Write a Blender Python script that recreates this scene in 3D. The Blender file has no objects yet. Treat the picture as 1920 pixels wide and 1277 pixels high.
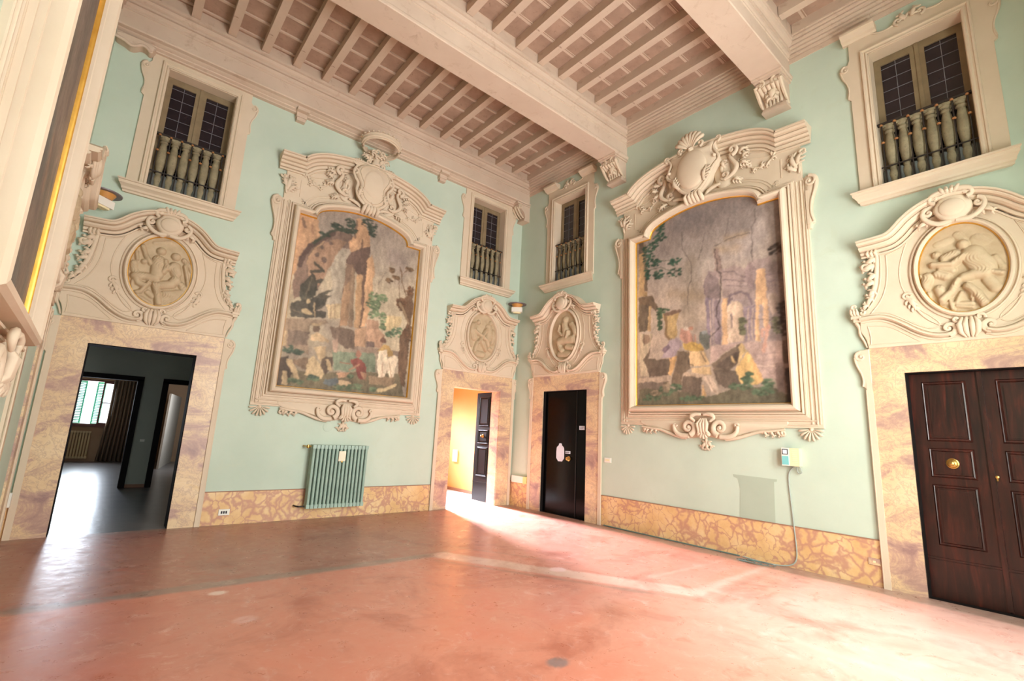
import bpy, bmesh, math, random
import numpy as np
from mathutils import Vector, Matrix, Euler
random.seed(7)
SC = bpy.context.scene
COL = SC.collection
PI = math.pi

# ------------------------------------------------------------------ camera
cam_d = bpy.data.cameras.new('camera'); cam = bpy.data.objects.new('camera', cam_d); COL.objects.link(cam)
cam_d.sensor_width = 36.0; cam_d.sensor_fit = 'HORIZONTAL'; cam_d.lens = 16.927
cam_d.clip_start = 0.02; cam_d.clip_end = 200
_r = Vector((0.76609814, -0.64097226, 0.04741512)); _d = Vector((0.15780868, 0.11607451, -0.98062385)); _f = Vector((0.623049, 0.75873663, 0.19007545))
mw = Matrix((( _r.x, -_d.x, -_f.x, -7.0061), (_r.y, -_d.y, -_f.y, -8.3529), (_r.z, -_d.z, -_f.z, 1.5), (0, 0, 0, 1)))
cam.matrix_world = mw
SC.camera = cam

# ------------------------------------------------------------------ view, world, daylight
SC.view_settings.view_transform = 'Standard'; SC.view_settings.look = 'None'
SC.view_settings.gamma = 1.0; SC.view_settings.use_curve_mapping = False
SC.view_settings.exposure = 0.12
SC.cycles.max_bounces = 12; SC.cycles.diffuse_bounces = 8; SC.cycles.glossy_bounces = 4
SC.cycles.sample_clamp_indirect = 8.0
W = bpy.data.worlds.new('sky'); SC.world = W; W.use_nodes = True
bg = W.node_tree.nodes['Background']; bg.inputs[0].default_value = (0.80, 0.90, 1.0, 1); bg.inputs[1].default_value = 3.0

def area(name, loc, direction, sx, sy, power, color, spread=PI):
    l = bpy.data.lights.new(name, 'AREA'); l.shape = 'RECTANGLE'; l.size = sx; l.size_y = sy; l.energy = power; l.color = color; l.spread = spread
    o = bpy.data.objects.new(name, l); COL.objects.link(o); o.location = loc
    o.rotation_euler = Vector(direction).to_track_quat('-Z', 'Y').to_euler()
    return o
# tall windows of the wall behind the camera, daylight standing just outside each opening
WINX = (-2.15, -3.75, -6.40)
for _x, _p in zip(WINX, (325, 400, 40)):
    area('window_daylight', (_x, -9.75, 2.3), (0, 1, -0.02), 1.5, 3.2, _p, (1.0, 0.985, 0.955))
for _x, _p in zip(WINX, (70, 60, 10)):
    area('upper_window_daylight', (_x, -9.75, 5.75), (0, 1, 0.0), 1.3, 1.9, _p, (1.0, 0.97, 0.93))
# daylight in the room beyond door 2 and in the hall beyond door 1
area('side_room_daylight', (-0.58, 4.9, 2.6), (-0.10, -1, -0.50), 0.7, 0.9, 430, (0.84, 0.87, 1.0), spread=math.radians(46))
area('hall_daylight', (-7.35, 12.75, 1.85), (0.03, -1, -0.08), 1.1, 1.45, 250, (0.80, 0.88, 1.0))

# ------------------------------------------------------------------ materials
def lin(c):
    return tuple(((v/255)/12.92 if v/255 <= 0.04045 else ((v/255+0.055)/1.055)**2.4) for v in c)
def newmat(name):
    m = bpy.data.materials.new(name); m.use_nodes = True
    nt = m.node_tree; b = nt.nodes['Principled BSDF']
    return m, nt, b
def N(nt, t, **k):
    n = nt.nodes.new(t)
    for a, v in k.items():
        if a in n.inputs: n.inputs[a].default_value = v
        else: setattr(n, a, v)
    return n
def ramp(nt, stops):
    r = nt.nodes.new('ShaderNodeValToRGB'); e = r.color_ramp.elements
    while len(e) > 1: e.remove(e[-1])
    for i, (p, c) in enumerate(stops):
        if i == 0: e[0].position = p; s = e[0]
        else: s = e.new(p)
        s.color = tuple(c)+(1,) if len(c) == 3 else c
    return r
def coords(nt, scale=(1, 1, 1), rot=(0, 0, 0), obj=True):
    tc = nt.nodes.new('ShaderNodeTexCoord'); mp = nt.nodes.new('ShaderNodeMapping')
    mp.inputs['Scale'].default_value = scale; mp.inputs['Rotation'].default_value = rot
    nt.links.new(tc.outputs['Object'], mp.inputs['Vector'])
    return mp.outputs['Vector']
def mixc(nt, f, a, b, mode='MIX'):
    m = nt.nodes.new('ShaderNodeMix'); m.data_type = 'RGBA'; m.blend_type = mode
    for s, v in ((0, f), (6, a), (7, b)):
        if hasattr(v, 'links'): nt.links.new(v, m.inputs[s])
        else: m.inputs[s].default_value = v if s == 0 else tuple(v)+(1,) if len(v) == 3 else v
    return m.outputs[2]
def noise(nt, vec, scale, detail=4, rough=0.55, dist=0.0):
    n = nt.nodes.new('ShaderNodeTexNoise'); n.inputs['Scale'].default_value = scale; n.inputs['Detail'].default_value = detail
    n.inputs['Roughness'].default_value = rough; n.inputs['Distortion'].default_value = dist
    nt.links.new(vec, n.inputs['Vector']); return n
def bump(nt, b, h, strength=0.2, dist=0.01):
    bp = nt.nodes.new('ShaderNodeBump'); bp.inputs['Strength'].default_value = strength; bp.inputs['Distance'].default_value = dist
    nt.links.new(h, bp.inputs['Height']); nt.links.new(bp.outputs[0], b.inputs['Normal'])
def chipped(name, c1, c2, c3, chip):
    m = mottled(name, c1, c2, 1.2, 0.85, 0.10, c3=c3); nt = m.node_tree; b = nt.nodes['Principled BSDF']
    src = b.inputs['Base Color'].links[0].from_socket; v = coords(nt, (1.0, 7.0, 7.0)); n = noise(nt, v, 2.3, 9, 0.72, 0.4)
    r = ramp(nt, [(0.665, (0, 0, 0)), (0.69, (0.8,)*3)]); nt.links.new(n.outputs['Fac'], r.inputs[0])
    nt.links.new(mixc(nt, r.outputs[0], src, lin(chip)), b.inputs['Base Color']); return m
def mottled(name, c1, c2, scale=1.5, rough=0.85, bumps=0.08, spec=0.3, metal=0.0, fine=40, c3=None):
    m, nt, b = newmat(name); v = coords(nt)
    n = noise(nt, v, scale, 6, 0.6)
    st = [(0.3, lin(c1)), (0.7, lin(c2))]
    r = ramp(nt, st); nt.links.new(n.outputs['Fac'], r.inputs[0]); out = r.outputs[0]
    if c3:
        n3 = noise(nt, v, scale*4.3, 8, 0.7, 0.6); r3 = ramp(nt, [(0.56, (0, 0, 0)), (0.72, (1, 1, 1))]); nt.links.new(n3.outputs['Fac'], r3.inputs[0])
        out = mixc(nt, r3.outputs[0], out, lin(c3))
    nt.links.new(out, b.inputs['Base Color'])
    b.inputs['Roughness'].default_value = rough; b.inputs['Specular IOR Level'].default_value = spec; b.inputs['Metallic'].default_value = metal
    if bumps:
        n2 = noise(nt, v, fine, 5); bump(nt, b, n2.outputs['Fac'], bumps, 0.01)
    return m
MAT = {}
MAT['green'] = mottled('mint_green_wall_plaster', (183, 198, 181), (196, 209, 192), 0.9, 0.9, 0.06, c3=(190, 202, 182))
MAT['stucco'] = mottled('cream_stucco', (205, 187, 162), (214, 197, 174), 2.0, 0.8, 0.05)
MAT['ceil'] = chipped('painted_ceiling_timber', (196, 174, 154), (208, 188, 168), (184, 160, 140), (138, 108, 92))
MAT['board'] = mottled('ceiling_panel_paint', (156, 130, 112), (180, 152, 132), 3.0, 0.9, 0.15, c3=(140, 116, 98))
MAT['gold'] = mottled('gilding', (214, 158, 62), (236, 188, 92), 6, 0.38, 0.05, 0.5, 0.75)
MAT['stone'] = mottled('medallion_stone', (176, 155, 124), (196, 176, 146), 6, 0.8, 0.10)
MAT['whitewall'] = mottled('hall_grey_plaster', (158, 160, 148), (168, 170, 156), 1.0, 0.9, 0.05)
MAT['orange'] = mottled('orange_wall_paint', (228, 168, 100), (234, 178, 112), 1.0, 0.9, 0.03)
MAT['blackpaint'] = mottled('black_door_paint', (9, 9, 11), (15, 14, 16), 4, 0.35, 0.05, 0.3)
MAT['glossblack'] = mottled('gloss_black_door', (5, 5, 6), (8, 8, 9), 4, 0.16, 0.0, 0.1)
MAT['brass'] = mottled('worn_brass', (178, 140, 70), (205, 170, 100), 12, 0.3, 0.05, 0.5, 0.9)
MAT['radgreen'] = mottled('radiator_green_enamel', (146, 172, 158), (156, 182, 167), 3, 0.45, 0.0, 0.5)
MAT['radcream'] = mottled('radiator_cream_enamel', (200, 180, 140), (210, 190, 150), 3, 0.5, 0.0, 0.5)
MAT['sash'] = mottled('old_sash_wood', (122, 104, 78), (142, 124, 94), 5, 0.6, 0.1, 0.4)
MAT['pane'] = mottled('leaded_dark_glass', (26, 22, 28), (40, 32, 38), 8, 0.25, 0.05, 0.6)
MAT['lead'] = mottled('lead_came', (110, 108, 112), (130, 128, 132), 8, 0.5, 0.0)
MAT['iron'] = mottled('wrought_iron', (28, 24, 22), (44, 36, 30), 10, 0.5, 0.1, 0.5)
MAT['rust'] = mottled('gilt_iron_collar', (150, 100, 60), (176, 126, 78), 10, 0.5, 0.05, 0.5, 0.3)
MAT['baluster'] = mottled('weathered_painted_baluster', (122, 112, 88), (158, 146, 116), 8, 0.7, 0.12, c3=(104, 98, 84))
MAT['slate'] = mottled('grey_blue_plinth_paint', (84, 88, 86), (104, 106, 102), 8, 0.7, 0.1)
MAT['plastic'] = mottled('white_plastic', (226, 224, 212), (232, 230, 220), 3, 0.4, 0.0, 0.5)
MAT['cream_plastic'] = mottled('aged_cream_plastic', (226, 214, 170), (232, 222, 180), 3, 0.45, 0.0, 0.5)
MAT['yellow_plastic'] = mottled('yellowed_plastic', (226, 206, 130), (232, 214, 142), 3, 0.45, 0.0, 0.5)
MAT['teal'] = mottled('teal_label', (120, 190, 190), (130, 200, 200), 3, 0.5, 0.0)
MAT['paper'] = mottled('paper', (206, 212, 222), (214, 220, 228), 3, 0.8, 0.0)
MAT['tag'] = mottled('cream_card', (224, 216, 190), (232, 226, 204), 3, 0.8, 0.0)
MAT['ink'] = mottled('ink', (60, 60, 66), (70, 70, 74), 3, 0.8, 0.0)
MAT['cable'] = mottled('grey_cable', (150, 160, 150), (162, 172, 162), 3, 0.5, 0.0)
MAT['darkcable'] = mottled('green_grey_cable', (96, 118, 112), (108, 130, 122), 3, 0.5, 0.0)
MAT['dish'] = mottled('lamp_dish_metal', (112, 102, 106), (124, 114, 116), 3, 0.4, 0.0, 0.5)
MAT['amber'] = mottled('amber_glass', (190, 136, 70), (204, 152, 86), 3, 0.35, 0.0, 0.5)
MAT['shutter'] = mottled('green_shutter', (40, 140, 100), (56, 156, 116), 3, 0.6, 0.0)
MAT['hallwood'] = mottled('dark_hall_frame', (16, 12, 12), (26, 20, 18), 4, 0.75, 0.05, 0.2)
MAT['redwood'] = mottled('reddish_window_wood', (90, 50, 40), (110, 62, 50), 4, 0.5, 0.05, 0.5)
MAT['hallbeige'] = mottled('hall_beige_wall', (170, 140, 112), (180, 150, 122), 1, 0.9, 0.03)
MAT['palewall'] = mottled('pale_door_paint', (176, 170, 160), (188, 182, 170), 1, 0.7, 0.03)
MAT['terracotta'] = mottled('terracotta_skirting', (150, 112, 90), (164, 124, 100), 2, 0.7, 0.03)
MAT['patchgreen'] = mottled('old_darker_plaster', (166, 178, 160), (172, 184, 166), 2, 0.9, 0.05)
MAT['steel'] = mottled('dull_steel', (150, 150, 150), (170, 170, 170), 8, 0.4, 0.0, 0.5, 0.8)

def m_dado():
    m, nt, b = newmat('painted_breccia_marble_dado'); v = coords(nt)
    nz = noise(nt, v, 2.2, 4, 0.6); 
    add = nt.nodes.new('ShaderNodeVectorMath'); add.operation = 'MULTIPLY_ADD'
    nt.links.new(nz.outputs['Color'], add.inputs[0]); add.inputs[1].default_value = (0.42, 0.42, 0.42); nt.links.new(v, add.inputs[2])
    vo = nt.nodes.new('ShaderNodeTexVoronoi'); vo.feature = 'DISTANCE_TO_EDGE'; vo.inputs['Scale'].default_value = 7.0; nt.links.new(add.outputs[0], vo.inputs['Vector'])
    vo2 = nt.nodes.new('ShaderNodeTexVoronoi'); vo2.feature = 'F1'; vo2.inputs['Scale'].default_value = 5.2; nt.links.new(add.outputs[0], vo2.inputs['Vector'])
    n2 = noise(nt, v, 3.0, 5, 0.65)
    base = ramp(nt, [(0.3, lin((208, 166, 112))), (0.5, lin((220, 184, 130))), (0.72, lin((226, 200, 154)))]); nt.links.new(n2.outputs['Fac'], base.inputs[0])
    n3 = noise(nt, v, 2.0, 4, 0.65); th = ramp(nt, [(0.40, (0.03,)*3), (0.60, (0.30,)*3)]); nt.links.new(n3.outputs['Fac'], th.inputs[0])
    less = nt.nodes.new('ShaderNodeMapRange'); nt.links.new(vo.outputs['Distance'], less.inputs['Value']); nt.links.new(th.outputs[0], less.inputs['From Max'])
    less.inputs['From Min'].default_value = 0.0; less.inputs['To Min'].default_value = 0.8; less.inputs['To Max'].default_value = 0.0; less.interpolation_type = 'SMOOTHSTEP'
    c = mixc(nt, less.outputs[0], base.outputs[0], lin((182, 130, 112)))
    n4 = noise(nt, v, 14, 6, 0.7); r4 = ramp(nt, [(0.55, (0, 0, 0)), (0.75, (0.5, 0.5, 0.5))]); nt.links.new(n4.outputs['Fac'], r4.inputs[0])
    c = mixc(nt, r4.outputs[0], c, lin((196, 146, 112)))
    nt.links.new(c, b.inputs['Base Color']); b.inputs['Roughness'].default_value = 0.5
    return m
def m_jamb():
    m, nt, b = newmat('veined_jamb_marble'); v = coords(nt, (1, 1, 1), (0, 0.55, 0))
    v2 = coords(nt, (1.1, 1.1, 2.4), (0, 0.6, 0))
    n1 = noise(nt, v2, 1.05, 9, 0.66, 0.8)
    base = ramp(nt, [(0.34, lin((150, 120, 116))), (0.43, lin((184, 152, 134))), (0.5, lin((214, 186, 146))), (0.62, lin((222, 198, 160))), (0.74, lin((212, 180, 126)))]); nt.links.new(n1.outputs['Fac'], base.inputs[0])
    n2 = noise(nt, v, 6.5, 10, 0.7, 1.5); r2 = ramp(nt, [(0.46, (0, 0, 0)), (0.5, (0.55,)*3), (0.54, (0, 0, 0))]); nt.links.new(n2.outputs['Fac'], r2.inputs[0])
    c = mixc(nt, r2.outputs[0], base.outputs[0], lin((164, 132, 122)))
    nt.links.new(c, b.inputs['Base Color']); b.inputs['Roughness'].default_value = 0.4
    return m
def m_wood():
    m, nt, b = newmat('dark_walnut_door'); v = coords(nt, (6, 6, 0.7))
    n1 = noise(nt, v, 3.0, 7, 0.6, 0.8)
    base = ramp(nt, [(0.3, lin((22, 11, 9))), (0.55, lin((52, 22, 16))), (0.75, lin((84, 34, 24)))]); nt.links.new(n1.outputs['Fac'], base.inputs[0])
    nt.links.new(base.outputs[0], b.inputs['Base Color']); b.inputs['Roughness'].default_value = 0.32; b.inputs['Specular IOR Level'].default_value = 0.5
    return m
def m_floor():
    m, nt, b = newmat('worn_red_cement_floor'); v = coords(nt)
    at = nt.nodes.new('ShaderNodeAttribute'); at.attribute_name = 'Col'
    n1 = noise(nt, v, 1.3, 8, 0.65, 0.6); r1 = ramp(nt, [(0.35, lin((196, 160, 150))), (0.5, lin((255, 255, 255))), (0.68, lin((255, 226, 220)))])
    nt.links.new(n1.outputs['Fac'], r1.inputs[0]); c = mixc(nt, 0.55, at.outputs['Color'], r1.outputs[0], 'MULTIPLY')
    v3 = coords(nt, (1.0, 1.0, 1), (0, 0, 0.7)); n3 = noise(nt, v3, 5.0, 10, 0.75, 1.2); r3 = ramp(nt, [(0.55, (0, 0, 0)), (0.74, (0.45,)*3)]); nt.links.new(n3.outputs['Fac'], r3.inputs[0])
    c = mixc(nt, r3.outputs[0], c, lin((232, 204, 194)))
    n4 = noise(nt, v, 2.6, 6, 0.7, 2.0); r4 = ramp(nt, [(0.56, (0, 0, 0)), (0.68, (0.45,)*3)]); nt.links.new(n4.outputs['Fac'], r4.inputs[0])
    c = mixc(nt, r4.outputs[0], c, lin((182, 100, 74)))
    nt.links.new(c, b.inputs['Base Color'])
    n2 = noise(nt, v, 7, 6, 0.7); rr = ramp(nt, [(0.3, (0.24,)*3), (0.7, (0.42,)*3)]); nt.links.new(n2.outputs['Fac'], rr.inputs[0]); nt.links.new(rr.outputs[0], b.inputs['Roughness'])
    n5 = noise(nt, v, 18, 4, 0.6); bump(nt, b, n5.outputs['Fac'], 0.05, 0.01); b.inputs['Specular IOR Level'].default_value = 0.55
    return m
def m_paint():
    m, nt, b = newmat('fresco_paint'); v = coords(nt)
    at = nt.nodes.new('ShaderNodeAttribute'); at.attribute_name = 'Col'
    n1 = noise(nt, v, 22, 8, 0.7, 0.8); r1 = ramp(nt, [(0.3, (0.72,)*3), (0.7, (1.0,)*3)]); nt.links.new(n1.outputs['Fac'], r1.inputs[0])
    c = mixc(nt, 0.6, at.outputs['Color'], r1.outputs[0], 'MULTIPLY'); nt.links.new(c, b.inputs['Base Color'])
    b.inputs['Roughness'].default_value = 0.6; b.inputs['Specular IOR Level'].default_value = 0.25
    return m
def m_curtain():
    m, nt, b = newmat('striped_curtain_cloth'); v = coords(nt)
    w = nt.nodes.new('ShaderNodeTexWave'); w.bands_direction = 'X'; w.inputs['Scale'].default_value = 5.5; nt.links.new(v, w.inputs['Vector'])
    r = ramp(nt, [(0.35, lin((112, 96, 82))), (0.6, lin((84, 76, 70))), (0.85, lin((150, 126, 100)))]); nt.links.new(w.outputs['Fac'], r.inputs[0])
    nt.links.new(r.outputs[0], b.inputs['Base Color']); b.inputs['Roughness'].default_value = 0.9
    return m
MAT['dado'] = m_dado(); MAT['jamb'] = m_jamb(); MAT['wood'] = m_wood(); MAT['floor'] = m_floor(); MAT['paint'] = m_paint(); MAT['curtain'] = m_curtain()
def m_hallfloor():
    m, nt, b = newmat('polished_grey_hall_floor'); v = coords(nt)
    n1 = noise(nt, v, 3.0, 6, 0.6); r = ramp(nt, [(0.3, lin((104, 104, 106))), (0.7, lin((132, 128, 126)))]); nt.links.new(n1.outputs['Fac'], r.inputs[0])
    nt.links.new(r.outputs[0], b.inputs['Base Color']); b.inputs['Roughness'].default_value = 0.28; b.inputs['Specular IOR Level'].default_value = 0.6
    bump(nt, b, noise(nt, v, 9, 3).outputs['Fac'], 0.12, 0.02)
    return m
MAT['hallfloor'] = m_hallfloor()
def m_glass():
    m = bpy.data.materials.new('clear_window_glass'); m.use_nodes = True; nt = m.node_tree; nt.nodes.remove(nt.nodes['Principled BSDF'])
    t = nt.nodes.new('ShaderNodeBsdfTransparent'); g = nt.nodes.new('ShaderNodeBsdfGlossy'); g.inputs['Roughness'].default_value = 0.02; mx = nt.nodes.new('ShaderNodeMixShader'); mx.inputs[0].default_value = 0.06
    nt.links.new(t.outputs[0], mx.inputs[1]); nt.links.new(g.outputs[0], mx.inputs[2]); nt.links.new(mx.outputs[0], nt.nodes['Material Output'].inputs[0]); return m
MAT['glass'] = m_glass()

# ------------------------------------------------------------------ mesh helpers; local wall coordinates are (u along the wall, d out into the room, z up)
class MB:
    def __init__(s): s.v = []; s.f = []
    def add(s, vs, fs):
        o = len(s.v); s.v += [tuple(p) for p in vs]; s.f += [tuple(i+o for i in f) for f in fs]
    def box(s, u0, u1, d0, d1, z0, z1):
        P = [(u, -d, z) for z in (z0, z1) for d in (d0, d1) for u in (u0, u1)]
        s.add(P, [(0, 1, 3, 2), (4, 6, 7, 5), (0, 4, 5, 1), (2, 3, 7, 6), (0, 2, 6, 4), (1, 5, 7, 3)]); return s
    def prism(s, poly, d0, d1, ch=0.0):
        n = len(poly); rings = [(poly, d0)]
        if ch > 0:
            rings.append((poly, d1-ch)); rings.append((inset(poly, ch), d1))
        else: rings.append((poly, d1))
        vs = [(p[0], -d, p[1]) for pl, d in rings for p in pl]; fs = [tuple(range(n))[::-1]]
        for k in range(len(rings)-1):
            for i in range(n):
                j = (i+1) % n; fs.append((k*n+i, k*n+j, (k+1)*n+j, (k+1)*n+i))
        fs.append(tuple((len(rings)-1)*n+i for i in range(n)))
        s.add(vs, fs); return s
    def sweep(s, path, prof, closed=False):
        """prof: list of (offset to the left of travel, depth). path: (u, z) points."""
        n = len(path); m = len(prof); vs = []
        for i in range(n):
            a = path[i-1] if (i > 0 or closed) else None; b = path[(i+1) % n] if (i < n-1 or closed) else None; c = path[i]
            def nm(p, q):
                x, y = q[0]-p[0], q[1]-p[1]; l = math.hypot(x, y) or 1e-9; return (-y/l, x/l)
            if a is None: nx = nm(c, b); k = 1
            elif b is None: nx = nm(a, c); k = 1
            else:
                n1, n2 = nm(a, c), nm(c, b); x, y = n1[0]+n2[0], n1[1]+n2[1]; l = math.hypot(x, y) or 1e-9; nx = (x/l, y/l)
                k = min(1/max(0.35, nx[0]*n1[0]+nx[1]*n1[1]), 2.5)
            for o, d in prof: vs.append((c[0]+nx[0]*o*k, -d, c[1]+nx[1]*o*k))
        fs = []; seg = n if closed else n-1
        for i in range(seg):
            j = (i+1) % n
            for q in range(m-1): fs.append((i*m+q, i*m+q+1, j*m+q+1, j*m+q))
        if not closed:
            fs.append(tuple(range(m))); fs.append(tuple((n-1)*m+q for q in range(m))[::-1])
        s.add(vs, fs); return s
    def extrude(s, prof, a, b, fn):
        """closed cross-section prof extruded from a to b; fn(p, t) -> xyz"""
        n = len(prof); vs = [fn(p, a) for p in prof]+[fn(p, b) for p in prof]
        s.add(vs, [tuple(range(n))[::-1], tuple(range(n, 2*n))]+[(i, (i+1) % n, (i+1) % n+n, i+n) for i in range(n)]); return s
    def tube(s, pts, rad, seg=8, sq=1.0):
        """round bar along (u, d, z) points with a radius (or list of radii); sq squashes it towards the wall"""
        n = len(pts); rad = rad if isinstance(rad, (list, tuple)) else [rad]*n
        P = [Vector((p[0], -p[1], p[2])) for p in pts]; vs = []; up = Vector((0, 1, 0))
        for i in range(n):
            t = (P[min(i+1, n-1)]-P[max(i-1, 0)]); t = t.normalized() if t.length > 1e-9 else Vector((0, 0, 1))
            uu = up if abs(t.y) < 0.9 else Vector((1, 0, 0))
            a = t.cross(uu).normalized(); b = a.cross(t).normalized()
            for k in range(seg):
                w = 2*PI*k/seg; vs.append(tuple(P[i]+a*(math.cos(w)*rad[i])+b*(math.sin(w)*rad[i]*sq)))
        fs = [(i*seg+k, i*seg+(k+1) % seg, (i+1)*seg+(k+1) % seg, (i+1)*seg+k) for i in range(n-1) for k in range(seg)]
        fs += [tuple(range(seg))[::-1], tuple((n-1)*seg+k for k in range(seg))]
        s.add(vs, fs); return s
    def lathe(s, c, prof, seg=16, axis='z', a0=0):
        """prof: (radius, height) around a vertical (z) or wall-normal (d) axis through local centre c=(u,d,z)"""
        m = len(prof); vs = []
        for k in range(seg):
            w = 2*PI*k/seg+a0
            for r, h in prof:
                if axis == 'z': vs.append((c[0]+r*math.cos(w), -c[1]+r*math.sin(w), c[2]+h))
                else: vs.append((c[0]+r*math.cos(w), -(c[1]+h), c[2]+r*math.sin(w)))
        fs = [(k*m+q, ((k+1) % seg)*m+q, ((k+1) % seg)*m+q+1, k*m+q+1) for k in range(seg) for q in range(m-1)]
        fs += [tuple(k*m for k in range(seg))[::-1], tuple(k*m+m-1 for k in range(seg))]
        s.add(vs, fs); return s
    def dome(s, c, ru, rz, h, d0, seg=16, rings=5, ang=0.0):
        """low pillow on the wall"""
        vs = []; fs = []
        for q in range(rings):
            t = q/(rings-1)*PI/2
            for k in range(seg):
                w = 2*PI*k/seg; x, y = ru*math.cos(w)*math.cos(t*0.98), rz*math.sin(w)*math.cos(t*0.98)
                vs.append((c[0]+x*math.cos(ang)-y*math.sin(ang), -(d0+h*math.sin(t)), c[1]+x*math.sin(ang)+y*math.cos(ang)))
        for q in range(rings-1):
            for k in range(seg): fs.append((q*seg+k, q*seg+(k+1) % seg, (q+1)*seg+(k+1) % seg, (q+1)*seg+k))
        fs += [tuple((rings-1)*seg+k for k in range(seg)), tuple(range(seg))[::-1]]
        s.add(vs, fs); return s
    def obj(s, name, mat, parent=None, smooth=32, loc=None, rot=None, nrm=True):
        me = bpy.data.meshes.new(name); me.from_pydata(s.v, [], s.f)
        if nrm:
            bm = bmesh.new(); bm.from_mesh(me); bmesh.ops.recalc_face_normals(bm, faces=bm.faces); bm.to_mesh(me); bm.free()
        if smooth:
            me.shade_smooth(); me.set_sharp_from_angle(angle=math.radians(smooth))
        me.materials.append(MAT[mat] if isinstance(mat, str) else mat)
        o = bpy.data.objects.new(name, me); COL.objects.link(o)
        if parent: o.parent = parent
        if loc is not None: o.location = loc
        if rot is not None: o.rotation_euler = (0, 0, rot)
        return o
def inset(poly, d):
    """shrink a polygon by d"""
    n = len(poly); A = sum(poly[i][0]*poly[(i+1) % n][1]-poly[(i+1) % n][0]*poly[i][1] for i in range(n)); sg = 1 if A > 0 else -1; out = []
    for i in range(n):
        a, c, b = poly[i-1], poly[i], poly[(i+1) % n]
        def nm(p, q):
            x, y = q[0]-p[0], q[1]-p[1]; l = math.hypot(x, y) or 1e-9; return (-y/l*sg, x/l*sg)
        n1, n2 = nm(a, c), nm(c, b); x, y = n1[0]+n2[0], n1[1]+n2[1]; l = math.hypot(x, y) or 1e-9
        x, y = x/l, y/l; k = min(1/max(0.5, x*n1[0]+y*n1[1]), 1.6)
        out.append((c[0]+x*d*k, c[1]+y*d*k))
    return out
def smooth(pts, it=2, closed=False):
    """Chaikin corner cutting"""
    for _ in range(it):
        q = []; n = len(pts)
        rng = range(n if closed else n-1)
        if not closed: q.append(pts[0])
        for i in rng:
            a, b = pts[i], pts[(i+1) % n]
            q.append(tuple(a[k]*.75+b[k]*.25 for k in range(len(a)))); q.append(tuple(a[k]*.25+b[k]*.75 for k in range(len(a))))
        if not closed: q.append(pts[-1])
        pts = q
    return pts
def mir(pts): return [(-p[0],)+tuple(p[1:]) for p in pts]
def spiral(cu, cz, r0, r1, a0, a1, n=18, d=0.05):
    return [(cu+(r0+(r1-r0)*i/(n-1))*math.cos(a0+(a1-a0)*i/(n-1)), d, cz+(r0+(r1-r0)*i/(n-1))*math.sin(a0+(a1-a0)*i/(n-1))) for i in range(n)]
def taper(n, a, b, c=None):
    """radii from a through b (middle) to c"""
    if c is None: return [a+(b-a)*i/(n-1) for i in range(n)]
    return [a+(b-a)*i/(n-1)*2 if i < (n-1)/2 else b+(c-b)*(i/(n-1)*2-1) for i in range(n)]
def scroll(mb, pts, r0, r1, r2=None, sq=0.8, d=None, it=2):
    """tapering stroke of relief through (u, z) or (u, d, z) points"""
    P = [(p[0], d, p[1]) if len(p) == 2 else p for p in pts]; P = smooth(P, it) if it else P
    mb.tube(P, taper(len(P), r0, r1, r2), 8, sq); return mb
def curl(mb, u, z, R, d, a0, a1, r0, r1, sq=0.8):
    P = spiral(u, z, R, R*0.18, a0, a1, 20, d); mb.tube(P, taper(20, r0, r1), 8, sq); mb.dome((u, z), R*0.3, R*0.3, R*0.25, d-0.004, 10, 4)
def leaf(mb, u, z, L, w, ang, d, lift=0.03, lobes=3):
    """acanthus leaf: a curled spine with lobes, pointing along ang"""
    ca, sa = math.cos(ang), math.sin(ang)
    def at(x, y, dd): return (u+x*ca-y*sa, d+dd, z+x*sa+y*ca)
    sp = [at(L*t, 0.10*L*math.sin(t*PI), lift*math.sin(t*PI*0.9)+0.004) for t in [i/6 for i in range(7)]]
    mb.tube(sp, taper(7, w*0.45, w*0.55, w*0.12), 7, 0.7)
    for i in range(lobes):
        t = 0.18+0.6*i/max(1, lobes-1)
        for sg in (1, -1):
            r = w*(1-0.45*t)
            pts = [at(L*t, 0, lift*0.6), at(L*(t+0.10), sg*r*0.8, lift*0.75), at(L*(t+0.22), sg*r*1.15, lift*0.35), at(L*(t+0.27), sg*r*1.05, 0.0)]
            mb.tube(pts, [w*.26, w*.30, w*.22, w*.07], 6, 0.7)
def shell(mb, u, z, R, a0, a1, n, d, lift=0.05, r=0.2):
    """scallop shell: ribs fanned between two angles"""
    for i in range(n):
        a = a0+(a1-a0)*i/(n-1); ca, sa = math.cos(a), math.sin(a)
        pts = [(u+ca*R*t, d+lift*math.sin(t*PI*.8), z+sa*R*t) for t in (0.12, 0.4, 0.7, 0.92, 1.0)]
        mb.tube(pts, [R*r*.25, R*r*.55, R*r*.85, R*r, R*r*.55], 7, 0.75)
    mb.dome((u, z), R*0.2, R*0.2, lift*0.9, d, 12, 4)

# ------------------------------------------------------------------ naming helpers and the four walls' frames
AL = 0.031  # the left wall runs very slightly out of square
XL = -7.74   # plane of the left wall; the back wall is y = 0, the right wall x = 0, the front wall y = -9.17
YF = -9.17
def root(name, wall, u, label=None, cat=None, group=None, kind=None, z=0.0, d=0.0):
    o = bpy.data.objects.new(name, None); COL.objects.link(o); o.empty_display_size = 0.1
    if wall == 'back': o.location = (u, -d, z); o.rotation_euler = (0, 0, 0)
    elif wall == 'right': o.location = (-d, -u, z); o.rotation_euler = (0, 0, -PI/2)
    elif wall == 'left': o.location = (XL+d-AL*u, u, z); o.rotation_euler = (0, 0, PI/2+AL)
    elif wall == 'free': o.location = (u, -d, z)
    tag(o, label, cat, group, kind); return o
def tag(o, label=None, cat=None, group=None, kind=None):
    if label: o['label'] = label
    if cat: o['category'] = cat
    if group: o['group'] = group
    if kind: o['kind'] = kind
    return o

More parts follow.
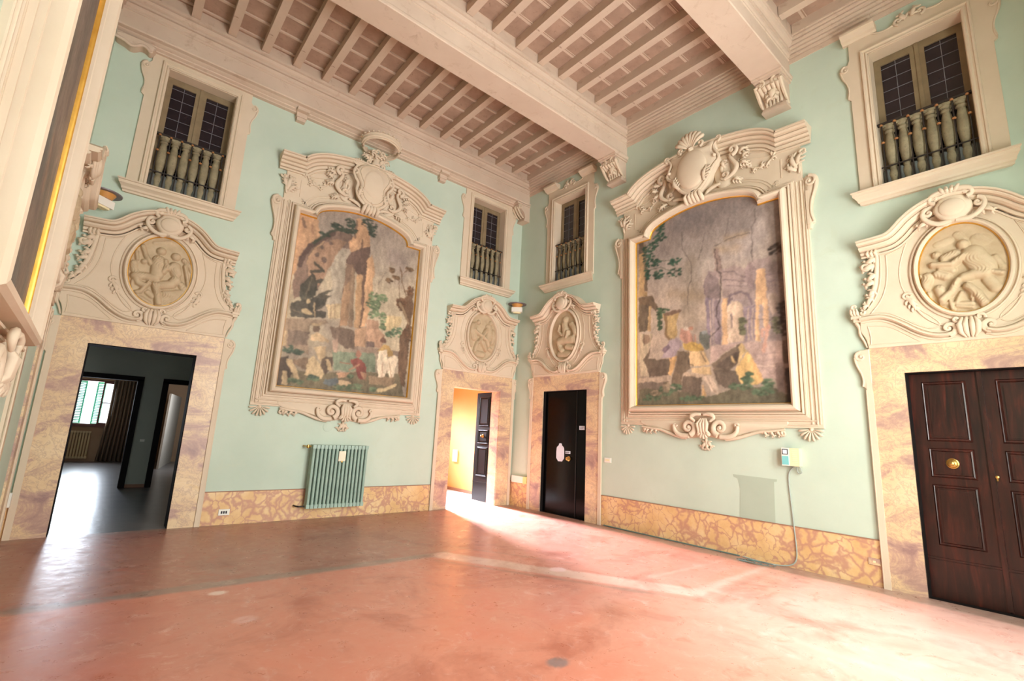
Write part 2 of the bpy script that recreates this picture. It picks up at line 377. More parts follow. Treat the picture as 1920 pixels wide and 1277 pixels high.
# ------------------------------------------------------------------ room shell
def cells(u0, u1, z0, z1, holes):
    us = sorted({u0, u1, *[h[0] for h in holes], *[h[1] for h in holes]}); zs = sorted({z0, z1, *[h[2] for h in holes], *[h[3] for h in holes]})
    for i in range(len(us)-1):
        run = None
        for k in range(len(zs)-1):
            cu, cz = (us[i]+us[i+1])/2, (zs[k]+zs[k+1])/2
            if any(h[0] < cu < h[1] and h[2] < cz < h[3] for h in holes):
                if run: yield us[i], us[i+1], run[0], run[1]; run = None
            else: run = (run[0], zs[k+1]) if run else (zs[k], zs[k+1])
        if run: yield us[i], us[i+1], run[0], run[1]
def wall(name, side, u0, u1, holes, z1=7.75, d0=-0.28, d1=0.0, mat='green'):
    mb = MB()
    for a, b, c, d in cells(u0, u1, -0.05, z1, holes): mb.box(a, b, d0, d1, c, d)
    rt = {'back': ((0, 0, 0), 0), 'right': ((0, 0, 0), -PI/2), 'left': ((XL, 0, 0), PI/2+AL)}[side]
    return tag(mb.obj(name, mat, None, 0, rt[0], rt[1]), kind='structure')
D1, D2, D3, D4, D5 = -6.72, -1.03, 1.57, 7.60, -1.565          # door centres (u of their wall)
V1, V2, V3, V4 = -6.63, -1.00, 1.60, 7.43                        # upper window centres
dh = lambda c: (c-0.605, c+0.605, -0.05, 2.405)
wh = lambda c: (c-0.46, c+0.46, 4.72, 6.65)
wall('wall_back', 'back', XL-0.45, 0.45, [dh(D1), dh(D2), wh(V1), wh(V2)])
wall('wall_right', 'right', -0.45, 9.65, [dh(D3), dh(D4), wh(V3), wh(V4)])
wall('wall_left', 'left', -9.65, 0.0, [])
mb = MB()
fh = [(x-0.62, x+0.62, 0.85, 3.75) for x in WINX]+[(x-0.5, x+0.5, 4.9, 6.5) for x in WINX]
for a, b, c, d in cells(XL, 0.0, -0.05, 7.75, fh): mb.box(a, b, -0.45, 0.0, c, d)
_o = mb.obj('wall_front', 'green', None, 0); _o.location = (0, YF-0.45, 0); tag(_o, kind='structure')

# floor: one sheet, its own wear and repair bands, plus painted light, carried as colour
def floor_colours(X, Y):
    red = np.array(lin((204, 134, 111))); brn = np.array(lin((164, 116, 98))); gry = np.array(lin((142, 124, 112))); pale = np.array(lin((212, 180, 164))); edge = np.array(lin((150, 128, 112)))
    rs = np.random.RandomState(3)
    def vn(s, seed):
        r = np.random.RandomState(seed).rand(64, 64); gx = (X*s) % 63; gy = (Y*s) % 63
        x0 = np.floor(gx).astype(int); y0 = np.floor(gy).astype(int); fx = gx-x0; fy = gy-y0; fx = fx*fx*(3-2*fx); fy = fy*fy*(3-2*fy)
        return (r[x0, y0]*(1-fx)+r[x0+1, y0]*fx)*(1-fy)+(r[x0, y0+1]*(1-fx)+r[x0+1, y0+1]*fx)*fy
    wob = (vn(3.1, 1)-0.5)*0.10+(vn(9, 2)-0.5)*0.05
    def mix(c, col, m): return c*(1-m[..., None])+col*m[..., None]
    def seg(a, b, w, soft=0.03):
        ax, ay = a; bx, by = b; t = np.clip(((X-ax)*(bx-ax)+(Y-ay)*(by-ay))/((bx-ax)**2+(by-ay)**2), 0, 1)
        dd = np.hypot(X-ax-t*(bx-ax), Y-ay-t*(by-ay))+wob*0.35
        return np.clip((w/2+soft-dd)/(2*soft), 0, 1)
    c = np.zeros(X.shape+(3,))+red
    # the strip along the back wall beyond the grey joint is browner, its weaker light put into the colour
    m = np.clip((Y+2.95+wob)/0.06+0.5, 0, 1)*np.clip((-3.2+0.35*(Y+3)-X+wob)/0.5+0.5, 0, 1); c = mix(c, brn, m*0.9)
    pinker = np.array(lin((208, 150, 136))); m = np.clip((X+3.2-0.55*(Y+3))/0.8, 0, 1)*np.clip((Y+5.4)/0.2, 0, 1); c = mix(c, pinker, m*0.6)
    window_glare = np.array(lin((230, 190, 176))); m = np.clip((X+4.2)/2.4, 0, 1)*np.clip((-5.0-Y)/1.2, 0, 1)*np.clip(0.55+vn(2.2, 31)*0.7, 0, 1); c = mix(c, window_glare, m*0.85)  # pale window glare over the front right floor, painted into the colour
    mv = np.array(lin((172, 124, 116))); m = np.clip((-6.0-X)/1.4, 0, 1)*np.clip((-3.1-Y)/0.5, 0, 1); c = mix(c, mv, m*0.6)  # dimmer light at the front left, painted in as a darker mauve
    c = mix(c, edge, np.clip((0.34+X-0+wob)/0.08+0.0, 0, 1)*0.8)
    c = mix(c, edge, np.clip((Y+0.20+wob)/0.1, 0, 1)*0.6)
    for a, b, w, col, k in (((-7.3, -2.93), (-3.5, -2.97), 0.16, gry, 0.85), ((-3.2, -2.7), (-2.1, -4.6), 0.05, gry, 0.3),
                            ((-3.55, -3.05), (-2.12, -5.52), 0.28, pale, 1.0), ((-3.75, -3.2), (-2.3, -5.7), 0.05, gry, 0.55), ((-2.12, -5.52), (-0.35, -5.46), 0.10, pale, 0.8),
                            ((-2.3, -5.66), (-0.5, -5.62), 0.05, gry, 0.4), ((-2.3, -4.95), (-0.5, -5.0), 0.05, pale, 0.5), ((-1.86, -5.6), (-1.86, -6.52), 0.10, pale, 0.75),
                            ((-1.9, -6.5), (-2.68, -6.42), 0.05, pale, 0.7), ((-1.9, -6.62), (-2.62, -6.58), 0.04, pale, 0.6), ((-2.55, -6.5), (-2.5, -9.1), 0.07, pale, 0.6), ((-2.25, -6.9), (-2.1, -9.1), 0.05, pale, 0.4)):
        c = mix(c, col, seg(a, b, w)*k*np.clip(0.75+vn(7, 11)*0.5, 0, 1))
    for x, y, r, col in ((-4.39, -5.83, 0.06, (120, 112, 112)), (-6.0, -3.21, 0.05, (236, 214, 200)), (-5.93, -3.97, 0.07, (220, 170, 158)), (-5.3, -3.1, 0.015, (236, 220, 210)), (-2.75, -4.2, 0.08, (232, 200, 196)), (-4.8, -4.6, 0.05, (216, 150, 130))):
        dd = np.hypot((X-x)*0.8, Y-y)+wob*0.25; c = mix(c, np.array(lin(col)), np.clip((r-dd)/0.02+0.5, 0, 1)*0.8)
    return c
def grid_obj(name, xs, ys, fn, mat, colour=None, height=None):
    X, Y = np.meshgrid(xs, ys, indexing='ij'); nx, ny = X.shape
    P = fn(X, Y).reshape(-1, 3)
    idx = np.arange(nx*ny).reshape(nx, ny); q = np.stack([idx[:-1, :-1], idx[1:, :-1], idx[1:, 1:], idx[:-1, 1:]], -1).reshape(-1, 4)
    me = bpy.data.meshes.new(name); me.vertices.add(len(P)); me.vertices.foreach_set('co', P.astype(np.float32).ravel())
    me.loops.add(q.size); me.loops.foreach_set('vertex_index', q.astype(np.int32).ravel()); me.polygons.add(len(q)); me.polygons.foreach_set('loop_start', np.arange(0, q.size, 4, dtype=np.int32))
    me.update(calc_edges=True)
    if colour is not None:
        a = me.color_attributes.new('Col', 'FLOAT_COLOR', 'POINT'); C = np.ones((len(P), 4), np.float32); C[:, :3] = colour.reshape(-1, 3); a.data.foreach_set('color', C.ravel())
    me.shade_smooth(); me.materials.append(MAT[mat]); o = bpy.data.objects.new(name, me); COL.objects.link(o); return o
xs = np.linspace(XL, 0.0, 300); ys = np.linspace(YF, 0.0, 350)
_X, _Y = np.meshgrid(xs, ys, indexing='ij')
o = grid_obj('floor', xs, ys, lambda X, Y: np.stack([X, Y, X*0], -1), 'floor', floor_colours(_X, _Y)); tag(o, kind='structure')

# ceiling boards with battens between the joists
mb = MB(); mb.box(XL-0.45, 0.45, -0.45, 9.7, 7.60, 7.80)
ceil = tag(mb.obj('ceiling', 'board', None, 0), kind='structure')
mb = MB(); y = -0.39
while y > -9.1:
    mb.box(XL, 0, -y-0.018, -y+0.018, 7.575 if y > -2.7 else 7.594, 7.602)
    if y < -2.9: mb.box(XL, 0, -y+0.035, -y+0.045, 7.592, 7.602)
    y -= 0.395
tag(mb.obj('ceiling_battens', 'ceil', ceil, 0), kind='structure')

# ------------------------------------------------------------------ great beams, wall beam, joists, cornices
half = [(0.0, 6.84), (0.212, 6.84), (0.222, 6.855), (0.222, 6.885), (0.205, 6.90), (0.198, 6.925), (0.188, 6.93), (0.188, 7.150), (0.202, 7.155), (0.202, 7.172), (0.192, 7.178), (0.192, 7.186), (0.212, 7.20), (0.222, 7.235), (0.222, 7.246), (0.206, 7.25), (0.206, 7.258), (0.234, 7.262), (0.236, 7.298), (0.222, 7.304), (0.222, 7.312), (0.262, 7.33),
        (0.284, 7.365), (0.286, 7.372), (0.268, 7.376), (0.268, 7.384), (0.302, 7.392), (0.305, 7.435), (0.298, 7.445), (0.298, 7.60), (0.0, 7.60)]
prof = half+[(-p[0], p[1]) for p in half[::-1][1:-1]]
for yc, lab in ((-2.895, 'long cream moulded ceiling beam ending above the dark upper window'), (-5.84, 'broad cream moulded ceiling beam ending right of the shell-topped painting')):
    mb = MB(); mb.extrude(prof, XL, 0.0, lambda p, t: (t, yc+p[0], p[1])); tag(mb.obj('ceiling_beam', 'ceil', None, 25), lab, 'beam', 'great ceiling beams', 'thing')
wb = [(0.0, 6.79), (0.075, 6.79), (0.08, 6.805), (0.13, 6.82), (0.135, 6.835), (0.19, 6.85), (0.205, 6.86), (0.27, 6.865), (0.282, 6.88), (0.282, 6.90), (0.25, 6.91), (0.238, 6.93), (0.238, 7.14), (0.252, 7.145), (0.252, 7.162), (0.242, 7.168), (0.242, 7.178), (0.262, 7.19), (0.272, 7.225), (0.272, 7.236), (0.254, 7.24), (0.254, 7.25),
      (0.284, 7.254), (0.286, 7.285), (0.270, 7.291), (0.270, 7.30), (0.305, 7.32), (0.322, 7.355), (0.322, 7.362), (0.304, 7.366), (0.304, 7.375), (0.338, 7.385), (0.34, 7.43), (0.31, 7.445), (0.308, 7.60), (0.0, 7.60)]
mb = MB(); mb.extrude(wb, XL, 0.0, lambda p, t: (t, -p[0], p[1])); tag(mb.obj('trim_back_cornice', 'ceil', None, 25), kind='structure')
mb = MB(); mb.extrude(wb, XL, 0.0, lambda p, t: (t, YF+p[0], p[1])); tag(mb.obj('trim_front_cornice', 'ceil', None, 25), kind='structure')
sc = [(0.0, 7.10), (0.012, 7.10), (0.018, 7.165), (0.006, 7.17), (0.006, 7.178), (0.036, 7.183), (0.042, 7.215), (0.026, 7.22), (0.026, 7.228), (0.058, 7.236), (0.066, 7.262), (0.050, 7.268), (0.050, 7.276), (0.080, 7.284), (0.09, 7.315), (0.074, 7.32), (0.074, 7.328), (0.108, 7.338), (0.118, 7.366), (0.100, 7.372), (0.100, 7.38), (0.142, 7.39), (0.148, 7.412), (0.134, 7.416), (0.134, 7.423), (0.172, 7.43), (0.175, 7.455), (0.14, 7.46), (0.13, 7.60), (0.0, 7.60)]
for nm, x, sg in (('trim_right_cornice', 0.0, -1), ('trim_left_cornice', XL, 1)):
    mb = MB()
    for a, b in ((-0.24, -2.70), (-3.08, -5.65), (-6.02, -8.93)): mb.extrude(sc, a, b, lambda p, t: (x+sg*p[0]-(AL*t if sg > 0 else 0), t, p[1]))
    tag(mb.obj(nm, 'ceil', None, 25), kind='structure')
# the small stepped block hanging from the wall beam, twice along the back wall
for u, lab in ((-5.20, 'small stepped cream block under the cornice left of the crowned painting'), (-2.32, 'small stepped cream block under the cornice right of the crowned painting')):
    mb = MB(); mb.box(u-0.085, u+0.085, 0, 0.11, 6.72, 6.82); mb.box(u-0.07, u+0.07, 0, 0.09, 6.66, 6.72); mb.box(u-0.10, u+0.10, 0, 0.20, 6.80, 6.86)
    tag(mb.obj('cornice_block', 'ceil', None, 0), lab, 'block', 'blocks under the back cornice', 'thing')
ORD = 'first second third fourth fifth sixth seventh eighth ninth tenth eleventh twelfth thirteenth fourteenth fifteenth sixteenth'.split()
def joists(y0, y1, x0, pitch, n, lab, grp):
    mb = MB(); mb.box(0, 0.115, 0, y0-y1, 7.44, 7.60)
    me = None
    for k in range(n):
        x = x0-pitch*k
        if x < XL+0.12: break
        if me is None: o = mb.obj('ceiling_joist', 'ceil', None, 0); me = o
        else: o = me.copy(); COL.objects.link(o)
        o.location = (x, y0, 0)
        tag(o, (lab % ('touching the right wall cornice' if k == 0 else '%s from the right wall' % ORD[k])), 'joist', grp, 'thing')
joists(-0.308, -2.588, -0.174, 0.4845, 16, 'slim cream ceiling joist, %s, in the back bay', 'joists of the back bay')
joists(-3.202, -5.533, -0.172, 0.4690, 16, 'slim cream ceiling joist, %s, between the two great beams', 'joists of the middle bay')
joists(-6.147, -8.86, -0.172, 0.4690, 15, 'slim cream ceiling joist, %s, in the nearest bay', 'joists of the nearest bay')

# carved corbels under the beam ends
def corbel(u, w, lab, half=False):
    r = root('beam_corbel', 'right', u, lab, 'corbel', 'carved corbels under the beams')
    S = smooth([(0.0, 6.40), (0.145, 6.40), (0.15, 6.445), (0.12, 6.46), (0.135, 6.54), (0.19, 6.62), (0.29, 6.665), (0.345, 6.70), (0.355, 6.75), (0.32, 6.79), (0.0, 6.79)], 1)
    mb = MB(); mb.extrude(S, -w, w, lambda p, t: (t, -p[0], p[1])); mb.obj('console', 'ceil', r, 30)
    mb = MB(); mb.box(-w-0.025, w+0.025, 0, 0.375, 6.785, 6.815); mb.box(-w-0.045, w+0.045, 0, 0.405, 6.815, 6.842); mb.obj('abacus', 'ceil', r, 0)
    mb = MB(); mb.box(-w-0.01, w+0.01, 0, 0.165, 6.372, 6.405); mb.obj('base_block', 'ceil', r, 0)
    mb = MB(); fr = smooth([(0.155, 6.47), (0.155, 6.54), (0.205, 6.61), (0.30, 6.655), (0.36, 6.69)], 2)
    nr = 5 if not half else 3
    for i in range(nr):
        x = -w*0.78+1.56*w*i/(nr-1); P = [(x*(0.75+0.25*j/(len(fr)-1)), d-0.012, z) for j, (d, z) in enumerate(fr)]; mb.tube(P, taper(len(P), w*0.13, w*0.17, w*0.20), 8)
    for sg in (-1, 1):
        curl(mb, sg*w*0.62, 6.72, 0.07, 0.345, PI/2, PI/2+sg*4.5, 0.022, 0.012)
        mb.tube([(sg*(w+0.005), 0.05+0.3*t, 6.45+0.27*t**1.6) for t in [i/8 for i in range(9)]], taper(9, .014, .026, .03), 7)
        s = spiral(0.27, 6.715, 0.065, 0.012, -1.2, 6.5, 20); mb.tube([(sg*(w+0.006), p[0], p[2]) for p in s], taper(20, .017, .01), 7)
    leaf(mb, 0, 6.70, -0.2, 0.10, PI/2, 0.2, 0.06, 3)
    mb.obj('acanthus_carving', 'stucco', r, 50)
corbel(2.895, 0.165, 'carved scroll corbel at the end of the first great beam')
corbel(5.84, 0.165, 'carved scroll corbel at the upper right of the shell-topped painting')
# the half corbel in the corner faces along the back wall
r = root('beam_corbel', 'right', 0.13, 'small carved corbel tucked into the room corner under the cornice', 'corbel', 'carved corbels under the beams')
S = smooth([(0.0, 6.46), (0.155, 6.46), (0.16, 6.50), (0.135, 6.52), (0.15, 6.60), (0.20, 6.67), (0.30, 6.72), (0.36, 6.76), (0.36, 6.82), (0.0, 6.82)], 1)
mb = MB(); mb.extrude(S, -0.125, 0.125, lambda p, t: (t, -p[0], p[1])); mb.box(-0.13, 0.14, 0, 0.40, 6.815, 6.85); mb.box(-0.125, 0.135, 0, 0.17, 6.44, 6.465); mb.obj('console', 'ceil', r, 30)
mb = MB()
for sg in (1,):
    s = spiral(0.29, 6.755, 0.06, 0.012, -1.2, 6.5, 20); mb.tube([(sg*0.13, p[0], p[2]) for p in s], taper(20, .017, .01), 7)
    for i in range(3): mb.tube([(-0.08+0.08*i, 0.15+0.2*t, 6.53+0.21*t**1.6) for t in [j/8 for j in range(9)]], taper(9, .014, .022, .03), 7)
mb.dome((0.0, 6.74), 0.05, 0.05, 0.05, 0.33, 12, 4)
mb.obj('acanthus_carving', 'stucco', r, 50)
# scrolled bracket at the far left end of the back cornice
r = root('cornice_bracket', 'back', -7.50, 'scalloped cream cornice bracket at the top left corner above the window', 'bracket')
mb = MB(); P = smooth([(-0.24, 6.72), (-0.12, 6.70), (-0.06, 6.66), (0.0, 6.68), (0.06, 6.74), (0.12, 6.73), (0.16, 6.69), (0.20, 6.71), (0.24, 6.80), (-0.24, 6.80)], 2, True); mb.prism(P, 0, 0.20, 0.015); mb.obj('bracket_body', 'ceil', r, 40)
mb = MB(); mb.tube([(p[0], 0.19, p[1]-0.01) for p in smooth([(-0.24, 6.72), (-0.12, 6.70), (-0.06, 6.66), (0.0, 6.68), (0.06, 6.74), (0.12, 6.73), (0.16, 6.69)], 2)], 0.022, 8); curl(mb, 0.17, 6.70, 0.05, 0.18, 0.5, 6.5, 0.02, 0.01); mb.obj('scroll', 'ceil', r, 50)

# painted marble dado along the walls
def dado(name, side, segs, h, mat='dado'):
    mb = MB()
    for a, b in segs: mb.box(a, b, -0.01, 0.014, 0.0, h)
    rt = {'back': ((0, 0, 0), 0), 'right': ((0, 0, 0), -PI/2), 'left': ((XL, 0, 0), PI/2+AL)}[side]
    o = tag(mb.obj(name, mat, None, 0, rt[0], rt[1]), kind='structure')
    mb = MB()
    for a, b in segs: mb.box(a, b, 0.0, 0.02, h-0.006, h+0.006)
    tag(mb.obj(name+'_edge', 'terracotta', o, 0), kind='structure')
dado('baseboard_back', 'back', [(XL, D1-0.98), (D1+0.98, D2-0.98), (D2+0.98, 0.0)], 0.465)
dado('baseboard_right', 'right', [(0.0, D3-0.98), (D3+0.98, D4-0.98), (D4+0.98, 9.17)], 0.505)
dado('baseboard_left', 'left', [(-9.17, D5-0.98), (D5+0.98, 0.0)], 0.465)

# ------------------------------------------------------------------ rooms glimpsed through the open doors
def room_box(name, x0, x1, y0, y1, z1, mats, holes=(), t=0.12):
    """walls as separate structure objects: mats = dict side -> material; holes = dict side -> list"""
    holes = dict(holes)
    for side, mt in mats.items():
        mb = MB(); hs = holes.get(side, [])
        if side == 'far':
            for a, b, c, d in cells(x0, x1, 0, z1, hs): mb.box(a, b, -(y1+t), -y1, c, d)
        if side == 'left':
            for a, b, c, d in cells(y0, y1, 0, z1, hs):
                o = len(mb.v); mb.add([(x, yy, z) for z in (c, d) for x in (x0-t, x0) for yy in (a, b)], [(0, 1, 3, 2), (4, 6, 7, 5), (0, 4, 5, 1), (2, 3, 7, 6), (0, 2, 6, 4), (1, 5, 7, 3)])
        if side == 'right':
            for a, b, c, d in cells(y0, y1, 0, z1, hs):
                mb.add([(x, yy, z) for z in (c, d) for x in (x1, x1+t) for yy in (a, b)], [(0, 1, 3, 2), (4, 6, 7, 5), (0, 4, 5, 1), (2, 3, 7, 6), (0, 2, 6, 4), (1, 5, 7, 3)])
        if side == 'ceil': mb.box(x0-t, x1+t, -(y1+t), -y0, z1, z1+t)
        tag(mb.obj({'far': 'wall_', 'left': 'wall_', 'right': 'wall_', 'ceil': 'ceiling_'}[side]+name+('' if side == 'ceil' else '_'+side), mt, None, 0), kind='structure')
mb = MB(); mb.box(-9.2, -3.9, -13.0, -0.0, -0.10, -0.001); tag(mb.obj('floor_hall', 'hallfloor', None, 0), kind='structure')
mb = MB(); mb.box(-2.9, 0.45, -5.2, -0.0, -0.10, -0.001)
MAT['palefloor'] = mottled('pale_terrazzo_floor', (206, 196, 196), (218, 208, 206), 3, 0.45, 0.02, 0.5); tag(mb.obj('floor_side_room', 'palefloor', None, 0), kind='structure')  # pale terrazzo, the floor's own colour
# ante-hall
room_box('hall', -8.6, -4.4, 0.28, 4.92, 3.15, {'left': 'whitewall', 'right': 'whitewall', 'ceil': 'whitewall'})
mb = MB()
for a, b, c, d in cells(-8.6, -4.4, 0, 3.15, [(-8.1, -6.52, 0, 2.28), (-6.07, -5.1, 0, 2.28)]): mb.box(a, b, -5.06, -4.92, c, d)
tag(mb.obj('wall_hall_partition', 'whitewall', None, 0), kind='structure')
mb = MB()
for a, b in ((-8.1, -6.52), (-6.07, -5.1)):
    for x in (a, b): mb.box(x-0.055, x+0.055, -5.10, -4.875, 0, 2.28)
    mb.box(a-0.055, b+0.055, -5.10, -4.875, 2.24, 2.34)
tag(mb.obj('trim_hall_frames', 'hallwood', None, 0), kind='structure')
mb = MB(); mb.box(-6.465, -6.125, -4.92, -4.905, 0, 0.07); tag(mb.obj('baseboard_hall', 'terracotta', None, 0), kind='structure')
# far room with the window
room_box('far_room', -9.1, -4.0, 5.06, 12.34, 3.15, {'left': 'hallbeige', 'ceil': 'whitewall', 'far': 'hallbeige', 'right': 'whitewall'}, {'far': [(-8.05, -6.86, 1.13, 2.57)]})
mb = MB(); mb.add([(x, y, z) for z in (0, 3.15) for x, y in ((-6.3, 5.06), (-6.22, 5.06), (-6.22, 12.34), (-6.3, 12.34))], [(0, 1, 2, 3), (4, 5, 6, 7), (0, 1, 5, 4), (1, 2, 6, 5), (2, 3, 7, 6), (3, 0, 4, 7)])
tag(mb.obj('wall_far_partition', 'hallbeige', None, 0), kind='structure')
mb = MB(); mb.add([(x, y, z) for z in (0, 2.2) for x, y in ((-5.62, 9.4), (-5.57, 9.38), (-5.02, 12.3), (-5.08, 12.32))], [(0, 1, 2, 3), (4, 5, 6, 7), (0, 1, 5, 4), (1, 2, 6, 5), (2, 3, 7, 6), (3, 0, 4, 7)])
tag(mb.obj('wall_pale_return', 'palewall', None, 0), kind='structure')
area('second_room_fill', (-4.3, 8.6, 2.0), (-1, 0.35, -0.1), 1.2, 1.4, 45, (0.9, 0.93, 1.0))  # added fill light for the pale return; no window is built there
# hall window with casement and shutters
r = tag(root('window_5', 'free', -7.455, kind='structure', d=-12.34), kind='structure')
mb = MB()
for a, b, c, d in cells(-0.60, 0.60, 1.12, 2.58, [(-0.54, 0.53, 1.18, 2.53)]): mb.box(a, b, -0.10, 0.03, c, d)
mb.box(-0.62, 0.62, -0.1, 0.09, 1.08, 1.13); mb.obj('window_frame', 'redwood', r, 0)
mb = MB(); mb.box(-0.60, 0.60, -0.08, -0.07, 1.13, 2.57); mb.obj('pane', 'glass', r, 0)
mb = MB()
for a, b, c, d in cells(0.27, 0.57, 1.17, 2.53, [(0.315, 0.525, 1.22, 2.48)]): mb.box(a, b, 0.02, 0.06, c, d)
mb.box(0.315, 0.525, 0.02, 0.06, 1.84, 1.87); mb.obj('casement', 'redwood', r, 0)
for x0, x1 in ((-0.52, -0.14), (0.11, 0.33)):
    mb = MB()
    for a, b, c, d in cells(x0, x1, 1.15, 2.56, [(x0+0.04, x1-0.04, 1.2, 2.5)]): mb.box(a, b, -0.30, -0.27, c, d)
    z = 1.22
    while z < 2.5: mb.box(x0+0.03, x1-0.03, -0.31, -0.27, z, z+0.028); z += 0.052
    mb.obj('shutter', 'shutter', r, 0)
# radiator and curtain in the far room
def radiator(name, u, wallside, z0, z1, w, n, mat, lab, d0, depth, base=0.0):
    r = root(name, wallside, u, lab, 'radiator', d=base)
    for i in range(n):
        x = -w/2+w*(i+0.5)/n; mb = MB(); rr = w/n*0.36
        for dd in ((d0+rr, d0+depth/2, d0+depth-rr) if depth > 0.12 else (d0+depth/2,)):
            mb.tube([(x, dd, z0+0.02), (x, dd, z1-0.02)], rr, 8)
        for z in (z0+0.03, z1-0.03): mb.box(x-w/n*0.42, x+w/n*0.42, d0, d0+depth, z-0.03, z+0.03)
        mb.obj('radiator_section', mat, r, 40)
    return r
radiator('cast_iron_radiator', -7.75, 'free', 0.10, 0.95, 1.0, 14, 'radcream', 'cream column radiator under the far hall window', 0.03, 0.12, -12.34)
mb = MB(); n = 90; top = []; bot = []
vs = []; 
for i in range(n):
    t = i/(n-1); wv = 0.045*math.sin(t*PI*13)
    for z, sp, off in ((2.62, 0.0, 0), (1.3, 0.0, 0.01), (0.02, 0.10, 0.02)): vs.append((-6.93+0.62*t-sp*(1-t), 12.20-wv-off, z))
mb.add(vs, [(i*3+q, i*3+q+1, (i+1)*3+q+1, (i+1)*3+q) for i in range(n-1) for q in range(2)])
o = mb.obj('curtain', 'curtain', None, 60); md = o.modifiers.new('th', 'SOLIDIFY'); md.thickness = 0.01
tag(o, 'long striped brown and grey curtain beside the far window', 'curtain')
mb = MB(); mb.box(-6.345, -6.265, -4.92, -4.91, 0.955, 1.005); tag(mb.obj('light_switch', 'plastic', None, 0), 'white switch plate on the hall wall between two black frames', 'switch')
# side room beyond door 2
room_box('side_room', -2.9, 0.19, 0.28, 5.1, 3.2, {'left': 'orange', 'right': 'orange', 'ceil': 'orange', 'far': 'orange'})
mb = MB(); mb.box(0.175, 0.19, -5.1, -0.28, 0, 0.07); tag(mb.obj('baseboard_side_room', 'terracotta', None, 0), kind='structure')
mb = MB(); mb.add([(x, y, z) for z in (0.72, 1.02) for x, y in ((0.17, 2.42), (0.19, 2.42), (0.19, 2.62), (0.17, 2.62))], [(0, 1, 2, 3), (4, 5, 6, 7), (0, 1, 5, 4), (1, 2, 6, 5), (2, 3, 7, 6), (3, 0, 4, 7)])
tag(mb.obj('wall_box', 'plastic', None, 0), 'white plastic box on the orange wall beyond the open door', 'box', kind='thing')
mb = MB()
for c in (D3, D4): mb.box(c-0.75, c+0.75, -0.32, -0.28, -0.05, 2.6)  # unseen backing added to stop light leaking past the closed doors
for c in (D3, D4): mb.box(c-0.62, c+0.62, -0.30, 0.0, -0.06, 0.0005)
tag(mb.obj('wall_right_backing', 'hallwood', None, 0, (0, 0, 0), -PI/2), kind='structure')

